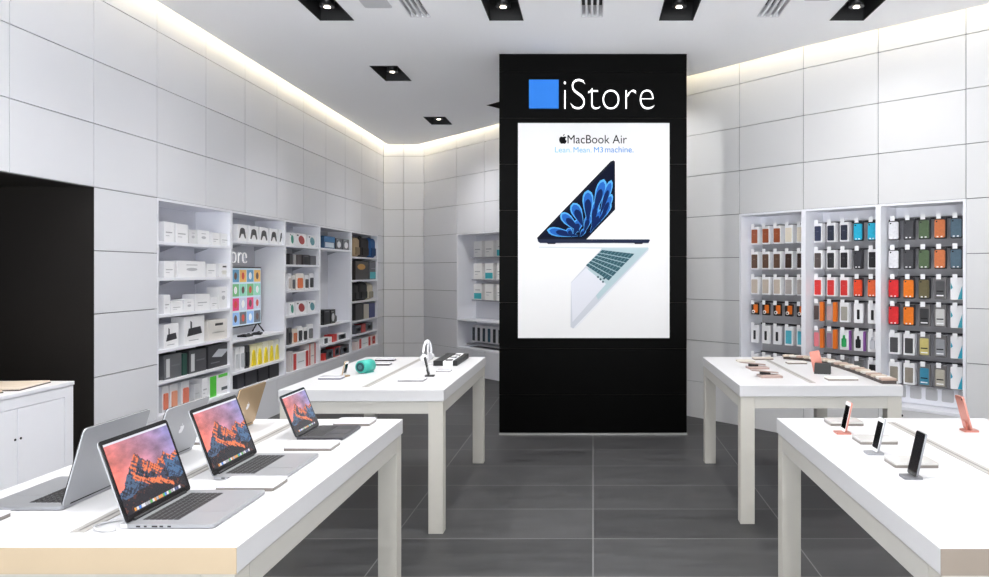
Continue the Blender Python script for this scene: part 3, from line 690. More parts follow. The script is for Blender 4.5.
# ---- product boxes.  prints: (polygon in 0..1 fractions, colour)
def R_(a, b, c, d): return [(a, c), (b, c), (b, d), (a, d)]
PR = {
 'none': [],
 'line': [(R_(.15, .8, .46, .52), (178, 178, 182)), (R_(.15, .5, .3, .34), (190, 190, 195))],
 'cable': [(ell(.5, .5, .2, .1, 14), (190, 190, 195)), (R_(.3, .7, .75, .8), (185, 185, 190))],
 'keyboard': [([(.12, .3), (.88, .36), (.8, .62), (.2, .58)], (52, 52, 58)), ([(.28, .56), (.36, .56), (.36, .8), (.28, .86)], (70, 70, 76)), (R_(.2, .7, .13, .16), (170, 170, 175))],
 'adapter': [(R_(.34, .72, .72, .84), (50, 48, 48)), (R_(.2, .8, .36, .40), (190, 188, 186)), (R_(.3, .7, .2, .5), (225, 222, 216))],
 'darkgrey': [(R_(.1, .3, .08, .85), (205, 206, 208)), (R_(.4, .9, .5, .56), (110, 112, 116))],
 'laptop': [([(.15, .5), (.6, .42), (.95, .72), (.45, .8)], (190, 193, 200)), (R_(.1, .5, .2, .25), (120, 122, 126))],
 'pad': [([(.25, .75), (.4, .82), (.6, .82), (.75, .75), (.9, .2), (.78, .18), (.62, .45), (.38, .45), (.22, .18), (.1, .2)], (72, 70, 72))],
 'g': [(ell(.55, .5, .28, .36, 18, .4), (60, 150, 130)), (R_(.1, .25, .8, .9), (60, 60, 65))],
 'r': [(ell(.55, .5, .28, .36, 18, .4), (170, 62, 62)), (R_(.1, .25, .8, .9), (60, 60, 65))],
 't': [(ell(.55, .5, .28, .36, 18, .4), (90, 150, 160)), (R_(.1, .25, .8, .9), (60, 60, 65))],
 'orange': [(ell(.5, .45, .3, .25), (228, 140, 90)), (R_(.2, .8, .8, .9), (90, 90, 95))],
 'blk': [(R_(.3, .7, .15, .7), (45, 45, 50)), (R_(.2, .8, .85, .92), (120, 120, 125))],
 'redsides': [(R_(0, .18, 0, 1), (205, 52, 46)), (R_(.82, 1, 0, 1), (205, 52, 46)), (R_(.3, .7, .4, .45), (170, 170, 175))],
 'red': [(R_(.25, .75, .1, .9), (200, 50, 45)), (R_(.4, .6, .4, .6), (240, 230, 228))],
 'photo': [(R_(.08, .92, .1, .9), (92, 96, 104)), (ell(.5, .5, .26, .3), (170, 172, 178))],
 'white_on_dark': [(ell(.5, .45, .3, .3), (225, 226, 230)), (R_(.15, .6, .84, .9), (170, 172, 176))],
 'greenside': [(R_(0, .3, 0, 1), (84, 200, 60)), (R_(.55, .85, .2, .35), (70, 80, 84)), (R_(.4, .9, .85, 1), (84, 200, 60))],
 'bluetop': [(R_(.0, 1, .55, 1), (50, 110, 160)), (R_(.1, .9, .1, .5), (205, 215, 225))],
 'gold': [(ell(.45, .7, .3, .16), (190, 140, 60))],
 'tealb': [(R_(.05, .95, .05, .42), (60, 178, 190)), (R_(.2, .8, .6, .64), (150, 150, 156))],
}
def prod(Mf, u0, u1, z, h, col, pr, label, cat='box', group=None, name='product_box', dp=.12, v=.03, rough=.45):
    w = u1-u0; c = Mf @ Vector(((u0+u1)/2, v+dp/2, z)); ang = Mf.to_euler().z
    t = thing(name, label, cat, c, ang, group)
    mb = MB(); mb.box(-w/2, w/2, -dp/2, dp/2, 0, h, mat(col, rough, var=.03), bev=.002, seg=1); mb.build('carton', t)
    if PR[pr]:
        mb = MB()
        for pts, cc in PR[pr]: mb.prism([((a-.5)*w*.985, -dp/2, max(.003, b*h*.985)) for a, b in pts], (0, -.0009, 0), mat(cc, .5))
        mb.build('front_print', t)
    return t
def pouch(Mf, u0, u1, z, h, card, item, label, group, v=.05, name='accessory_pack', shape='slab'):
    w = u1-u0; c = Mf @ Vector(((u0+u1)/2, v, z)); t = thing(name, label, 'package', c, Mf.to_euler().z, group)
    mb = MB(); mb.rbox(-w/2, w/2, 0, .03, 0, h, mat(card, .4), r=min(.012, w*.2)); mb.build('card', t)
    mb = MB()
    if shape == 'slab': mb.rbox(-w*.3, w*.3, -.012, 0, h*.1, h*.72, mat(item, .45), r=w*.1)
    else: mb.prism([(-w*.34, 0, h*.04), (w*.34, 0, h*.04), (w*.16, 0, h*.62), (0, 0, h*.75), (-w*.16, 0, h*.62)], (0, -.014, 0), mat(item, .45))
    mb.build('blister', t)
F0 = frame(XL, 0, PI/2)        # u = world Y, v = into the wall
WB = (240, 240, 242)
shelfn1 = {1.852: 'top shelf', 1.552: 'second shelf down', 1.248: 'third shelf down', .955: 'fourth shelf down', .695: 'fifth shelf down', .42: 'bottom shelf'}
def row(z, items, unitname, shelfname, group, dp=.12):
    n = len(items); ords = ['leftmost', 'second', 'third', 'fourth', 'fifth', 'sixth', 'seventh', 'eighth', 'ninth']
    for k, (a, b, h, col, pr, desc) in enumerate(items):
        pos = 'standing' if n == 1 else 'rightmost' if k == n-1 and n > 1 else ords[k]
        prod(F0, yl(a), yl(b), z, h, col, pr, '%s, %s on the %s of the %s' % (desc, pos, shelfname, unitname), 'box', group, dp=dp)
U1 = 'nearest left unit'
row(1.852, [(159.5, 169.5, .17, WB, 'line', 'white accessory box'), (171.5, 183.5, .165, WB, 'line', 'white accessory box'), (185, 192.5, .125, (222, 222, 224), 'cable', 'pale grey accessory box'), (193.6, 205, .13, WB, 'cable', 'white box with small dots'), (208, 215.5, .12, WB, 'line', 'small white box'), (216.5, 225.5, .12, WB, 'line', 'small white box')], U1, 'top shelf', 'boxes on the top shelf of the nearest left unit')
row(1.552, [(159.5, 170, .14, WB, 'line', 'white cable box'), (173, 201, .145, WB, 'cable', 'long white keyboard box'), (202.5, 212, .125, WB, 'line', 'small white box'), (215, 225, .13, WB, 'adapter', 'small dark-printed box')], U1, 'second shelf down', 'boxes on the second shelf of the nearest left unit')
row(1.248, [(159.5, 165.5, .16, WB, 'line', 'narrow white box'), (166.5, 178, .10, WB, 'line', 'low white box'), (180, 189.5, .11, WB, 'cable', 'low white box'), (191, 205.5, .15, WB, 'line', 'wide white box'), (207, 213.5, .11, WB, 'line', 'small white box'), (215, 223.5, .21, WB, 'cable', 'tall white box')], U1, 'third shelf down', 'boxes on the third shelf of the nearest left unit')
row(.955, [(159.5, 174, .205, WB, 'keyboard', 'white tablet keyboard box'), (180, 200, .25, WB, 'keyboard', 'taller keyboard box'), (203.5, 224.5, .19, (228, 224, 218), 'adapter', 'cream box with dark window')], U1, 'fourth shelf down', 'keyboard boxes in the nearest left unit')
t = MB(); t.M = frame(XL, 0, PI/2); t.cone((yl(226.5), .025, .995), (yl(226.5), .035, .995), .036, .036, mat((240, 222, 60), .5), 20); t.box(yl(226.5)-.004, yl(226.5)+.004, .03, .05, .955, .99, mat((240, 222, 60))); tag(t.build('price_disc'), 'round yellow price disc beside the cream box', 'price tag')
row(.695, [(159.5, 177, .205, (92, 94, 98), 'darkgrey', 'dark grey striped box'), (178, 182.5, .19, (30, 70, 60), 'none', 'thin dark green box'), (184.7, 202, .205, (72, 72, 76), 'darkgrey', 'dark grey striped box'), (204, 226, .215, (58, 58, 62), 'laptop', 'dark box with laptop picture')], U1, 'fifth shelf down', 'dark boxes in the nearest left unit')
for k, (a, b, c) in enumerate(((159.7, 166, (214, 120, 92)), (167.5, 175.5, (222, 150, 120)), (179, 187, (216, 120, 96)))):
    pouch(F0, yl(a), yl(b), .42, .22, (226, 228, 232), c, 'clear pack with salmon phone case, %s on the bottom shelf of the nearest left unit' % ['left', 'middle', 'right'][k], 'salmon case packs on the bottom shelf')
row(.42, [(190, 196, .17, (200, 202, 206), 'line', 'grey white box'), (198, 203.5, .2, WB, 'line', 'tall white box'), (205.5, 226.5, .2, WB, 'greenside', 'bright green and white box')], U1, 'bottom shelf', 'boxes on the bottom shelf of the nearest left unit')
# unit 2
U2 = 'television unit'
row(1.914, [(234, 243, .17, WB, 'pad', 'white game controller box'), (245.5, 254.5, .17, WB, 'pad', 'white game controller box'), (256, 264.5, .17, WB, 'pad', 'white game controller box'), (266.5, 274, .17, WB, 'pad', 'white game controller box'), (275.5, 282, .17, WB, 'pad', 'white game controller box')], U2, 'top shelf', 'controller boxes above the television')
for k, (a, b, card, it, sh) in enumerate(((233.5, 237.5, WB, (210, 212, 216), 'slab'), (238.5, 242.5, WB, (190, 192, 196), 'slab'), (243, 247.5, (60, 60, 64), (30, 30, 34), 'slab'), (248.5, 254, (245, 240, 200), (240, 215, 30), 'v'), (255, 260, (245, 240, 200), (240, 215, 30), 'v'), (261, 266, (250, 246, 225), (240, 215, 30), 'v'), (267, 271.5, (250, 246, 225), (240, 215, 30), 'v'), (272.5, 277, (246, 246, 240), (236, 220, 90), 'v'))):
    cn = 'white' if k < 2 else 'black' if k == 2 else 'yellow'
    pouch(F0, yl(a), yl(b), .60, .235, card, it, 'slim %s hanging pack under the television, %s in the row' % (cn, ['first', 'second', 'third', 'fourth', 'fifth', 'sixth', 'seventh', 'last'][k]), 'slim packs on the shelf under the television', shape=sh)
row(.42, [(233.5, 240, .155, (50, 50, 56), 'none', 'plain charcoal box'), (241.5, 253, .155, (44, 44, 50), 'none', 'plain charcoal box'), (254.7, 264.5, .155, (38, 38, 42), 'none', 'plain black box'), (266, 275.5, .155, (36, 36, 40), 'none', 'plain black box')], U2, 'bottom shelf', 'dark boxes under the yellow packs')
# television on the shelf
t = thing('television', 'flat television showing colourful app tiles, standing in the left wall shelves', 'television', (-3.80, 8.59, .92), PI/2)
TW, TH0, TH1 = 1.14, .085, .735
mb = MB(); mb.box(-TW/2, TW/2, 0, .03, TH0, TH1, BLK_M, bev=.003); body = mb.build('body', t)
mb = MB(); mb.box(-TW/2+.012, TW/2-.012, -.0012, 0, TH0+.016, TH1-.012, mat((196, 214, 226), .3, emit=.3, var=.02)); so = mb.build('screen', body)
mb = MB(); tiles = [(90, 150, 185), (226, 176, 90), (110, 176, 120), (140, 204, 180), (214, 60, 120), (190, 196, 214), (140, 180, 226), (90, 100, 110), (150, 186, 224), (170, 196, 224)]
for r in range(4):
    for c in range(6):
        x0 = -TW/2+.03+c*.183; z0 = TH0+.03+r*.152
        cc = tiles[((3-r)*2+(c % 2)) % 10]
        mb.box(x0, x0+.168, -.002, -.0012, z0, z0+.132, mat(cc, .3, emit=.3, var=.25, scale=30))
        mb.prism([(a, -.002, b) for a, b in ell(x0+.084, z0+.066, .035, .04, 14)], (0, -.0006, 0), mat([(200, 70, 50), (240, 240, 240), (90, 60, 50)][(r+c) % 3], .3, emit=.3))
mb.build('app_tiles', so)
for s in (-1, 1):
    mb = MB(); mb.tube([(s*.5, .015, TH0+.02), (s*.5, -.06, .006)], .008, BLK_M); mb.tube([(s*.5, .015, TH0+.02), (s*.5, .07, .006)], .008, BLK_M); mb.build('foot', t)
t = thing('wall_lettering', 'white raised lettering on the wall above the television', 'sign', (XL-ND+.02, 0, 0), PI/2)
text_obj('letters', 'iStore', t, 8.30, 8.98, 1.70, 1.88, 0, mat((255, 255, 255), .4, emit=.5, var=0), depth=.008, thin=-.03)
t = thing('game_controller', 'black game controllers lying before the television', 'controller', (-3.66, 8.42, .92), PI/2)
mb = MB(); mb.box(-.09, .09, -.05, .05, 0, .02, BLK_M, bev=.008)
for s in (-1, 1): mb.cone((s*.06, -.01, .02), (s*.06, -.01, .03), .014, .014, BLACK, 12)
mb.build('shell', t)
mb = MB(); mb.box(-.045, .045, -.03, .03, .02, .024, mat((60, 60, 64))); mb.build('pad', t)
dup(t, (-3.66, 8.72, .92), PI/2+.3, 'black game controller lying right of the other before the television'); t['label'] = 'black game controller lying left of the other before the television'
# unit 3
U3 = 'narrow shelf unit'
def three(z, nm): row(z, [(286.3, 291, .15, WB, 'g', 'white box with green shape'), (292.5, 303, .155, WB, 'r', 'white box with red shape'), (305, 312.5, .15, WB, 't', 'white box with teal shape')], U3, nm, 'white boxes with coloured shapes')
three(1.916, 'top shelf'); three(1.087, 'fourth shelf down')
row(1.688, [(286.3, 289.5, .13, (50, 48, 52), 'none', 'small black box'), (290.3, 293, .125, (150, 150, 155), 'none', 'small grey box'), (293.8, 298.5, .12, (80, 70, 72), 'none', 'small brown-grey box'), (299.2, 306.5, .125, (46, 40, 44), 'blk', 'small black box'), (307.2, 313, .12, (92, 92, 98), 'none', 'small grey box')], U3, 'second shelf down', 'small dark boxes')
def packs(z, h, lst, nm, grp):
    for k, (a, b, c1, c2) in enumerate(lst):
        pouch(F0, yl(a), yl(b), z, h*(1-.12*(k % 2)), c1, c2, 'slim accessory pack, %s from left on the %s of the %s' % (['first', 'second', 'third', 'fourth', 'fifth', 'sixth'][k], nm, U3), grp)
packs(1.383, .2, [(286.5, 289.6, WB, (200, 190, 185)), (290.2, 293.5, (220, 216, 212), (90, 90, 95)), (294.3, 302, (244, 238, 232), (228, 120, 70)), (303, 307, WB, (80, 76, 76)), (307.8, 312, WB, (60, 60, 64))], 'third shelf down', 'slim packs on the third shelf')
packs(.737, .2, [(286.5, 290, (90, 88, 90), (50, 50, 54)), (291, 295.5, (236, 226, 214), (206, 120, 80)), (296.3, 300.5, WB, (60, 60, 64)), (301.5, 305.5, WB, (50, 50, 52)), (306.3, 311.5, WB, (120, 120, 124))], 'fifth shelf down', 'slim packs on the fifth shelf')
row(.42, [(286.5, 289, .24, (214, 206, 204), 'none', 'thin pale box'), (290, 305.3, .2, WB, 'redsides', 'wide white box with red ends'), (306, 312.5, .27, (236, 226, 222), 'redsides', 'tall white box with red ends')], U3, 'bottom shelf', 'red and white boxes')
U4 = 'half-empty shelf unit'
row(1.918, [(321, 332, .165, (46, 84, 120), 'bluetop', 'blue box'), (333, 339.3, .155, (70, 72, 78), 'white_on_dark', 'grey box with white device'), (340.3, 346.5, .155, (84, 86, 92), 'white_on_dark', 'grey box with white device')], U4, 'top shelf', 'boxes on the top shelf of the fourth unit')
row(.893, [(321, 327, .2, (30, 30, 32), 'blk', 'black and white box')], U4, 'middle shelf', None)
row(.893, [(327.8, 332.5, .19, (36, 36, 38), 'white_on_dark', 'black headset box')], U4, 'middle shelf', None)
t = thing('virtual_reality_headset', 'black headset with looped strap on the middle shelf of the fourth unit', 'headset', (-3.67, 11.28, .893), PI/2)
mb = MB(); mb.box(-.14, .05, -.05, .05, 0, .1, BLACK, bev=.025, seg=3); mb.build('visor', t)
mb = MB(); mb.tube([(.05+.13*math.cos(a)+.0, .03+.03*math.cos(a), .075+.06*math.sin(a)) for a in [2*PI*k/24 for k in range(25)]], .013, BLK_M); mb.build('strap', t)
row(.634, [(321, 325, .085, WB, 'photo', 'small white box'), (325.7, 329, .08, WB, 'line', 'small white box'), (329.8, 334, .10, (206, 56, 50), 'none', 'small red box'), (335, 343.5, .09, WB, 'photo', 'white printed box')], U4, 'second lowest shelf', 'low boxes of the fourth unit')
row(.42, [(320.8, 323, .09, (206, 56, 50), 'none', 'thin red box'), (323.8, 330.5, .12, (64, 66, 70), 'photo', 'dark grey box'), (331.3, 337, .135, (190, 46, 44), 'photo', 'red box'), (337.8, 346.3, .12, (60, 62, 66), 'photo', 'dark grey box')], U4, 'bottom shelf', 'dark and red boxes of the fourth unit')
# unit 5: bags
U5 = 'farthest left unit'
def bag(a, b, z, h, c, label):
    u0, u1 = yl(a), yl(b); w = u1-u0; p = F0 @ Vector(((u0+u1)/2, .12, z)); t = thing('backpack', label, 'bag', p, PI/2, 'bags in the farthest left unit')
    mb = MB(); mb.box(-w/2, w/2, -.08, .08, 0, h, mat(c, .8, var=.15, scale=40), bev=min(.06, w*.3), seg=4); mb.build('body', t)
    c2 = tuple(int(q*.8) for q in c)
    mb = MB(); mb.box(-w*.36, w*.36, -.095, -.07, h*.1, h*.5, mat(c2, .8), bev=.012); mb.build('pocket', t)
    mb = MB(); mb.tube([(-w*.15, 0, h-.008), (-w*.12, 0, h+.012), (w*.12, 0, h+.012), (w*.15, 0, h-.008)], .006, mat(c2, .8)); mb.build('handle', t)
bag(352.8, 358, 1.83, .30, (160, 138, 108), 'tan bag, leftmost on the top shelf of the farthest left unit')
bag(358.5, 367.5, 1.83, .31, (48, 44, 46), 'black backpack in the middle of the top shelf, farthest left unit')
bag(368, 376.2, 1.83, .32, (32, 84, 140), 'blue backpack, rightmost on the top shelf of the farthest left unit')
row(1.48, [(352.8, 366, .29, (44, 38, 36), 'gold', 'black box with gold emblem'), (367, 375.7, .29, (88, 90, 100), 'tealb', 'grey box with teal base')], U5, 'second shelf down', 'large boxes of the farthest left unit', dp=.14)
bag(352.8, 357, 1.158, .27, (44, 42, 42), 'narrow black bag, left on the third shelf of the farthest left unit')
bag(357.6, 366, 1.158, .28, (34, 34, 36), 'black bag in the middle of the third shelf, farthest left unit')
bag(366.6, 371.5, 1.158, .26, (198, 190, 170), 'cream bag on the third shelf of the farthest left unit')
row(.865, [(352.8, 361, .25, (34, 34, 36), 'none', 'plain black box'), (361.6, 366.5, .23, (190, 184, 172), 'none', 'cream box'), (367, 372.5, .235, (44, 58, 120), 'none', 'dark blue box')], U5, 'fourth shelf down', 'boxes on the fourth shelf of the farthest left unit')
row(.66, [(353, 358.5, .12, (92, 94, 100), 'photo', 'grey box'), (359, 363, .13, (176, 50, 50), 'none', 'red box'), (363.6, 370, .13, (96, 98, 104), 'photo', 'grey box')], U5, 'second lowest shelf', 'low boxes of the farthest left unit')
row(.42, [(353, 356, .12, (230, 214, 210), 'none', 'thin pale box'), (356.5, 368, .15, WB, 'redsides', 'wide white box with red ends'), (368.5, 374, .15, (232, 214, 210), 'red', 'small red box')], U5, 'bottom shelf', 'red and white boxes of the farthest left unit')
# keyholes in the low panels under the right shelves
for k, (i, uu) in enumerate(((10, .22), (9, .5))):
    M, ln = seg(i); mb = MB(); mb.M = M; mb.cone((uu, 0, .345), (uu, -.004, .345), .011, .011, BLK_M, 12)
    tag(mb.build('keyhole'), ['small round black lock in the low white panel under the rightmost case rack', 'small round black lock in the low white panel under the middle case rack'][k], 'lock')
# ------------------------------------------------------------------ racks of hanging cases
ROWZ = [1.97, 1.71, 1.45, 1.21, .95, .69]
RAIL = mat((60, 60, 64), .4, .5)
TAGW = mat((246, 246, 248), .4)
ORD = ['first', 'second', 'third', 'fourth', 'fifth', 'sixth', 'seventh']
def rack_fit(o, us, rows, vb=.12, hs=None):
    for r, z in enumerate(rows):
        q = MB(); top = z + (hs[r] if hs else .175)/2 + .012
        q.box(.03, o['w']-.03, ND-.05, ND-.02, top+.002, top+.016, RAIL); q.build('rail', o)
        for u in us:
            h = MB(); h.tube([(u, ND-.05, top+.008), (u, vb-.02, top+.006), (u, vb-.03, top+.012)], .003, CHROME, 6)
            hk = h.build('hook', o)
            g = MB(); g.box(u-.02, u+.02, vb-.034, vb-.031, top-.012, top+.032, TAGW); g.build('price_tag', hk)
def case(M, u, z, w, h, col, kind, label, group, v=.12):
    ang = M.to_euler().z; p = M @ Vector((u, v, z)); t = thing('phone_case_pack', label, 'phone case', p, ang, group)
    if kind == 'card':        # case on a white card with white sleeve sides
        mb = MB(); mb.rbox(-w/2, w/2, 0, .06, -h/2, h/2+.018, TAGW, r=.008); mb.build('card', t)
        mb = MB(); mb.rbox(-w*.37, w*.37, -.008, 0, -h*.42, h*.44, mat(col, .45, var=.06), r=.008); cs = mb.build('phone_case', t)
        mb = MB(); mb.box(-w*.13, w*.13, -.0088, -.008, h*.1, h*.16, mat(tuple(min(255, int(c*.8+40)) for c in col), .4)); mb.build('emblem', cs)
    elif kind == 'bare':      # coloured case in a dark clamshell
        mb = MB(); mb.rbox(-w/2, w/2, 0, .02, -h/2, h/2+.018, mat((54, 54, 58), .3), r=.012); mb.build('clamshell', t)
        mb = MB(); mb.rbox(-w*.44, w*.44, -.014, 0, -h*.44, h*.47, mat(col, .4, var=.22, scale=55), r=.014); cs = mb.build('phone_case', t)
        mb = MB()
        for s in (-1, 1): mb.box(s*w*.17-.008, s*w*.17+.008, -.0148, -.014, -h*.44+.004, -h*.44+.014, TAGW)
        mb.cone((-w*.25, -.014, h*.38), (-w*.25, -.016, h*.38), .007, .007, BLK_M, 12)
        mb.build('clip', cs)
    elif kind == 'frame':     # white printed frame with a dark window
        mb = MB(); mb.rbox(-w/2, w/2, 0, .05, -h/2, h/2+.018, TAGW, r=.006); mb.build('card', t)
        mb = MB(); mb.rbox(-w*.36, w*.36, -.004, 0, -h*.4, h*.38, mat(col, .35, var=.15, scale=30), r=.006); mb.build('phone_case', t)
    elif kind == 'clear':     # see-through pack with labels
        mb = MB(); mb.rbox(-w/2, w/2, 0, .02, -h/2, h/2+.018, mat((118, 116, 116), .3), r=.008); mb.build('clamshell', t)
        mb = MB(); mb.rbox(-w*.38, w*.38, -.004, 0, -h*.42, h*.42, mat(col, .35, var=.15, scale=40), r=.008); cs = mb.build('phone_case', t)
        mb = MB(); mb.box(-w*.3, w*.3, -.005, -.004, -h*.12, -h*.06, BLK_M); mb.box(-w*.3, w*.3, -.005, -.004, -h*.34, -h*.28, TAGW); mb.build('sticker', cs)
    elif kind == 'orange':    # sleeve with a bright orange back card standing out on the right
        mb = MB(); mb.rbox(-w*.5, w*.2, 0, .022, -h/2, h/2+.018, mat((170, 170, 174), .4), r=.008); mb.build('card', t)
        mb = MB(); mb.rbox(-w*.44, w*.12, -.006, 0, -h*.42, h*.4, mat(col, .4), r=.008); mb.build('phone_case', t)
        mb = MB(); mb.rbox(w*.2, w*.62, .002, .03, -h/2, h/2+.02, mat((232, 118, 30), .45), r=.008); mb.build('orange_card', t)
    elif kind == 'teal':      # white card with teal corner
        mb = MB(); mb.rbox(-w/2, w/2, 0, .022, -h/2, h/2+.018, TAGW, r=.006); cs = mb.build('card', t)
        mb = MB(); mb.prism([(w*.5-.002, 0, -h*.48), (w*.5-.002, 0, h*.2), (w*.1, 0, -h*.48)], (0, -.001, 0), mat(col, .4)); mb.prism([(-w*.48, 0, h*.0), (-w*.48, 0, h*.35), (-w*.3, 0, h*.1)], (0, -.001, 0), mat(col, .4)); mb.build('front_print', cs)
    elif kind == 'green':
        mb = MB(); mb.rbox(-w/2, w/2, 0, .05, -h/2, h/2+.018, TAGW, r=.006); mb.build('card', t)
        mb = MB(); mb.rbox(-w*.26, w*.26, -.01, 0, -h*.34, h*.16, mat(col, .4), r=.012); mb.cone((0, -.004, h*.16), (0, -.004, h*.34), .012, .01, mat(col, .4), 12); mb.build('grip', t)
        mb = MB(); mb.rbox(w*.5, w*.66, .004, .03, -h/2, h/2+.018, mat((150, 90, 170), .45), r=.003); mb.build('purple_card', t)
    elif kind == 'band':      # small orange and black gadget pack
        mb = MB(); mb.rbox(-w/2, w/2, 0, .02, -h/2, h/2+.014, mat((46, 42, 40), .45), r=.01); mb.build('card', t)
        mb = MB(); mb.rbox(-w*.1, w*.46, -.006, 0, -h*.3, h*.48, mat((236, 120, 36), .45), r=.008); mb.build('orange_sleeve', t)
        mb = MB(); mb.cone((-w*.08, -.014, -h*.2), (-w*.08, -.006, -h*.2), .018, .018, TAGW, 16); mb.cone((-w*.08, -.016, -h*.2), (-w*.08, -.014, -h*.2), .009, .009, BLK_M, 16); mb.build('earphone', t)
    elif kind == 'slot':      # white pack with a dark slot
        mb = MB(); mb.rbox(-w/2, w/2, 0, .022, -h/2, h/2+.014, TAGW, r=.006); mb.build('card', t)
        mb = MB(); mb.rbox(-w*.14, w*.14, -.004, 0, -h*.3, h*.25, mat(col, .4), r=.006); mb.build('window', t)
    return t
def rack(i, label, us, specs, bayname, W, H, hs=None):
    M, ln = seg(i); o = unit(M, ln, label, [], rack=True); o['w'] = ln
    rack_fit(o, us, ROWZ, hs=hs); del o['w']
    for r, rowspec in enumerate(specs):
        for c, s in enumerate(rowspec):
            if s is None: continue
            col, kind, desc = s
            w, h = W, (hs[r] if hs else H)
            if kind == 'band': w, h = W*.95, hs[r]
            pos = ['leftmost', 'second', 'middle', 'fourth', 'rightmost'][c]
            rn = ['top row', 'second row', 'third row', 'fourth row', 'fifth row', 'bottom row'][r]
            case(M, us[c], ROWZ[r], w, h, col, kind, '%s, %s in the %s of the %s rack' % (desc, pos, rn, bayname), 'cases hanging in the %s rack' % bayname)
    return o
def S(col, kind, desc): return (col, kind, desc)
br, db, vd, cr_, tn, gy = (158, 84, 52), (98, 72, 58), (62, 44, 38), (232, 222, 204), (200, 186, 172), (176, 168, 164)
r1 = [[S(br, 'card', 'brown leather phone case on card')]*3 + [S(cr_, 'card', 'cream phone case on card')]*2,
      [S(db, 'card', 'dark brown phone case on card')]*3 + [S(vd, 'card', 'near-black phone case on card')]*2,
      [S(tn, 'card', 'tan phone case on card')]*3 + [S(gy, 'card', 'grey phone case on card')]*2,
      [S((0, 0, 0), 'band', 'small orange and black earphone pack')]*5,
      [S((50, 50, 54), 'slot', 'white pack with a dark slot')]*3 + [S((90, 186, 206), 'frame', 'white pack with turquoise window')]*2,
      [S((70, 70, 72), 'slot', 'small white pack with dark dot')]*5]
us1 = [.105+.145*k for k in range(5)]
rack(8, 'white wall rack nearest the black column, with brown cases on hooks', us1, r1, 'left case', .098, .165, hs=[.165, .165, .165, .11, .17, .09])
nv, bk = (40, 48, 78), (34, 34, 38)
r2 = [[S(nv, 'card', 'navy phone case on card'), S((36, 42, 60), 'card', 'dark navy phone case on card'), S((38, 44, 62), 'card', 'dark navy phone case on card'), S((30, 180, 216), 'bare', 'bright cyan phone case'), S((30, 180, 216), 'bare', 'bright cyan phone case')],
      [S((84, 74, 72), 'card', 'taupe phone case on card'), S(bk, 'card', 'black phone case on card'), S(bk, 'card', 'black phone case on card'), S((58, 58, 64), 'bare', 'charcoal phone case'), S(bk, 'card', 'black phone case on card')],
      [S((214, 52, 50), 'card', 'red phone case on card')]*3 + [S((232, 74, 40), 'bare', 'orange-red phone case'), S((240, 104, 56), 'bare', 'orange phone case')],
      [S((84, 70, 68), 'orange', 'dark case with orange back card'), S((196, 160, 160), 'orange', 'pale pink orange-backed case'), S((170, 166, 156), 'frame', 'beige-framed phone case pack'), S(bk, 'slot', 'white pack with black square'), S(bk, 'slot', 'white pack with black square')],
      [S((236, 130, 140), 'orange', 'pink case with orange back card'), S((150, 120, 140), 'orange', 'mauve case with orange back card'), S((50, 176, 100), 'green', 'green gadget on purple-sided card'), S(bk, 'green', 'black gadget on purple-sided card'), S((214, 216, 222), 'green', 'pale gadget on purple-sided card')],
      [S((120, 130, 110), 'clear', 'greenish clear phone case pack'), S((150, 150, 146), 'clear', 'grey clear phone case pack'), S((120, 124, 122), 'clear', 'grey clear phone case pack'), S((100, 104, 104), 'clear', 'dark grey clear phone case pack'), S(bk, 'frame', 'black phone case in white frame')]]
us2 = [.085, .225, .365, .51, .65]
rack(9, 'white wall rack in the middle, with red and navy cases on hooks', us2, r2, 'middle case', .09, .165)
wh, gr, cam_, ob, sb = (226, 226, 230), (72, 72, 76), (84, 104, 74), (204, 116, 68), (84, 108, 124)
A_ = [S(wh, 'bare', 'white phone case'), S(gr, 'bare', 'charcoal phone case'), S(cam_, 'bare', 'green patterned phone case'), S(ob, 'bare', 'copper orange phone case'), S(sb, 'bare', 'slate blue phone case')]
r3 = [A_, A_,
      [S((220, 40, 44), 'bare', 'red phone case'), S((244, 124, 26), 'bare', 'orange phone case'), S((104, 96, 66), 'bare', 'olive patterned phone case'), S((84, 84, 86), 'clear', 'dark clear phone case pack'), S((60, 170, 190), 'teal', 'white pack with teal print')],
      [S((220, 40, 44), 'bare', 'red phone case'), S((244, 124, 26), 'bare', 'orange phone case'), S((60, 60, 62), 'clear', 'black clear phone case pack'), S((206, 206, 204), 'clear', 'pale clear phone case pack'), S((60, 170, 190), 'teal', 'white pack with teal print')],
      [S((74, 74, 76), 'frame', 'black phone case in white frame'), S((70, 70, 72), 'frame', 'black phone case in white frame'), S((206, 192, 120), 'clear', 'yellowish clear phone case pack'), S((150, 152, 156), 'clear', 'grey clear phone case pack'), S((40, 170, 200), 'teal', 'white pack with teal print')],
      [S((150, 142, 130), 'frame', 'beige phone case in white frame'), S((146, 138, 128), 'frame', 'beige phone case in white frame'), S((60, 140, 170), 'clear', 'teal blue phone case pack'), S((186, 180, 166), 'clear', 'beige clear phone case pack'), S((40, 170, 200), 'teal', 'white pack with teal print')]]
us3 = [.09+.137*k for k in range(5)]
rk = rack(10, 'white wall rack at the right, with orange, red and patterned cases', us3, r3, 'right case', .1, .17)
q = MB(); q.box(.03, .73, ND-.13, ND-.1, .425, .58, SHELF); q.build('lower_panel', rk)
for k in range(5):
    q = MB(); u = .10+.141*k; q.rbox(u-.052, u+.052, ND-.136, ND-.13, .47, .577, mat((190, 190, 192), .5), r=.014); q.build('grey_pocket', rk)
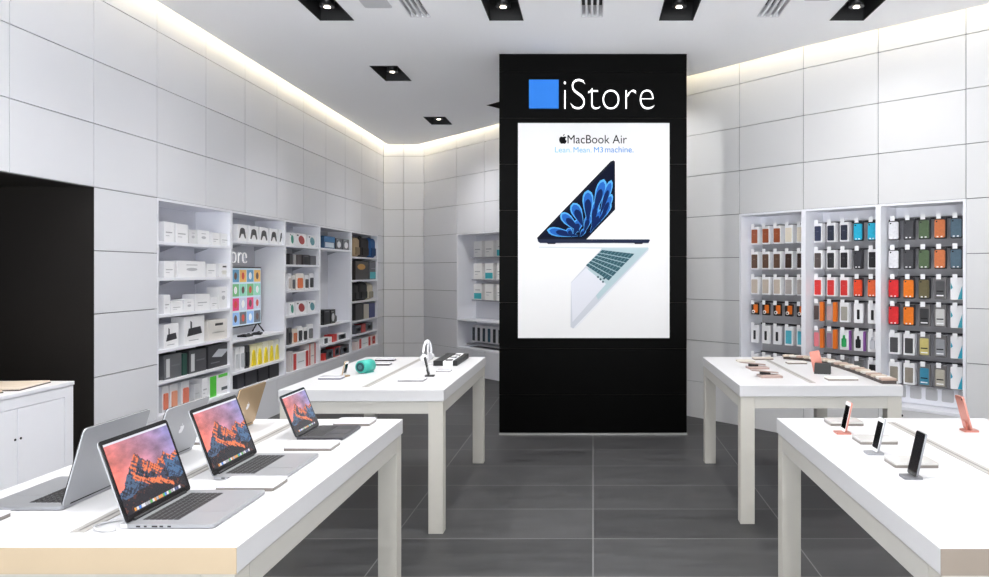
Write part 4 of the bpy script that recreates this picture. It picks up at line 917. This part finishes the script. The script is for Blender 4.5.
# back niche, left of the column
a = Vector(P[1]); b = Vector(P[3]); d = b-a; MBk = frame(a.x, a.y, math.atan2(d.y, d.x))
ub = unit(MBk, d.length, 'white wall niche at the back between the corner and the black column', [.86])
hooks = [.27+.33*k for k in range(4)]
for r, z in enumerate((1.93, 1.58, 1.26)):
    q = MB(); q.box(.12, 1.5, ND-.16, ND-.02, z-.115, z-.095, mat((150, 150, 156), .4)); q.build('ledge', ub)
    for c, u in enumerate(hooks):
        prod(MBk, u-.12, u+.12, z-.095, .25, (240, 240, 238), 'tealb' if (r+c) % 3 == 2 else 'line', 'pale boxed accessory, %s on the %s ledge of the back niche' % (['leftmost', 'second', 'third', 'rightmost'][c], ['top', 'middle', 'low'][r]), 'box', 'boxes in the back niche', dp=.08, v=ND-.16+.02)
q = MB(); q.box(.1, 1.5, .12, ND-.02, .455, .475, mat((130, 132, 138), .4)); q.build('ledge', ub)
for c in range(9):
    u = .19+.15*c
    case(MBk, u, .62, .085, .24, [(50, 60, 66), (40, 50, 56), (46, 70, 84), (50, 90, 110)][c % 4], 'card', 'dark-striped white pack, %s of the low row in the back niche' % ['first', 'second', 'third', 'fourth', 'fifth', 'sixth', 'seventh', 'eighth', 'ninth'][c], 'packs in the low row of the back niche', v=.2)
# ------------------------------------------------------------------ daylight of the mall through the open front, with glow added from below
cy = bpy.context.scene.cycles; cy.max_bounces = 16; cy.diffuse_bounces = 12
w = bpy.data.worlds.new('world'); bpy.context.scene.world = w; w.use_nodes = True
w.node_tree.nodes['Background'].inputs[0].default_value = (.96, .98, 1, 1)
wn_ = w.node_tree; tcw = wn_.nodes.new('ShaderNodeTexCoord'); spw = wn_.nodes.new('ShaderNodeSeparateXYZ'); mrw = wn_.nodes.new('ShaderNodeMapRange')
wn_.links.new(tcw.outputs['Generated'], spw.inputs[0]); wn_.links.new(spw.outputs[2], mrw.inputs[0])
mrw.inputs[1].default_value = -.12; mrw.inputs[2].default_value = .05; mrw.inputs[3].default_value = 8.6; mrw.inputs[4].default_value = 1.2   # stronger glow added from below to brighten the ceiling, dimmer above
wn_.links.new(mrw.outputs[0], wn_.nodes['Background'].inputs[1])
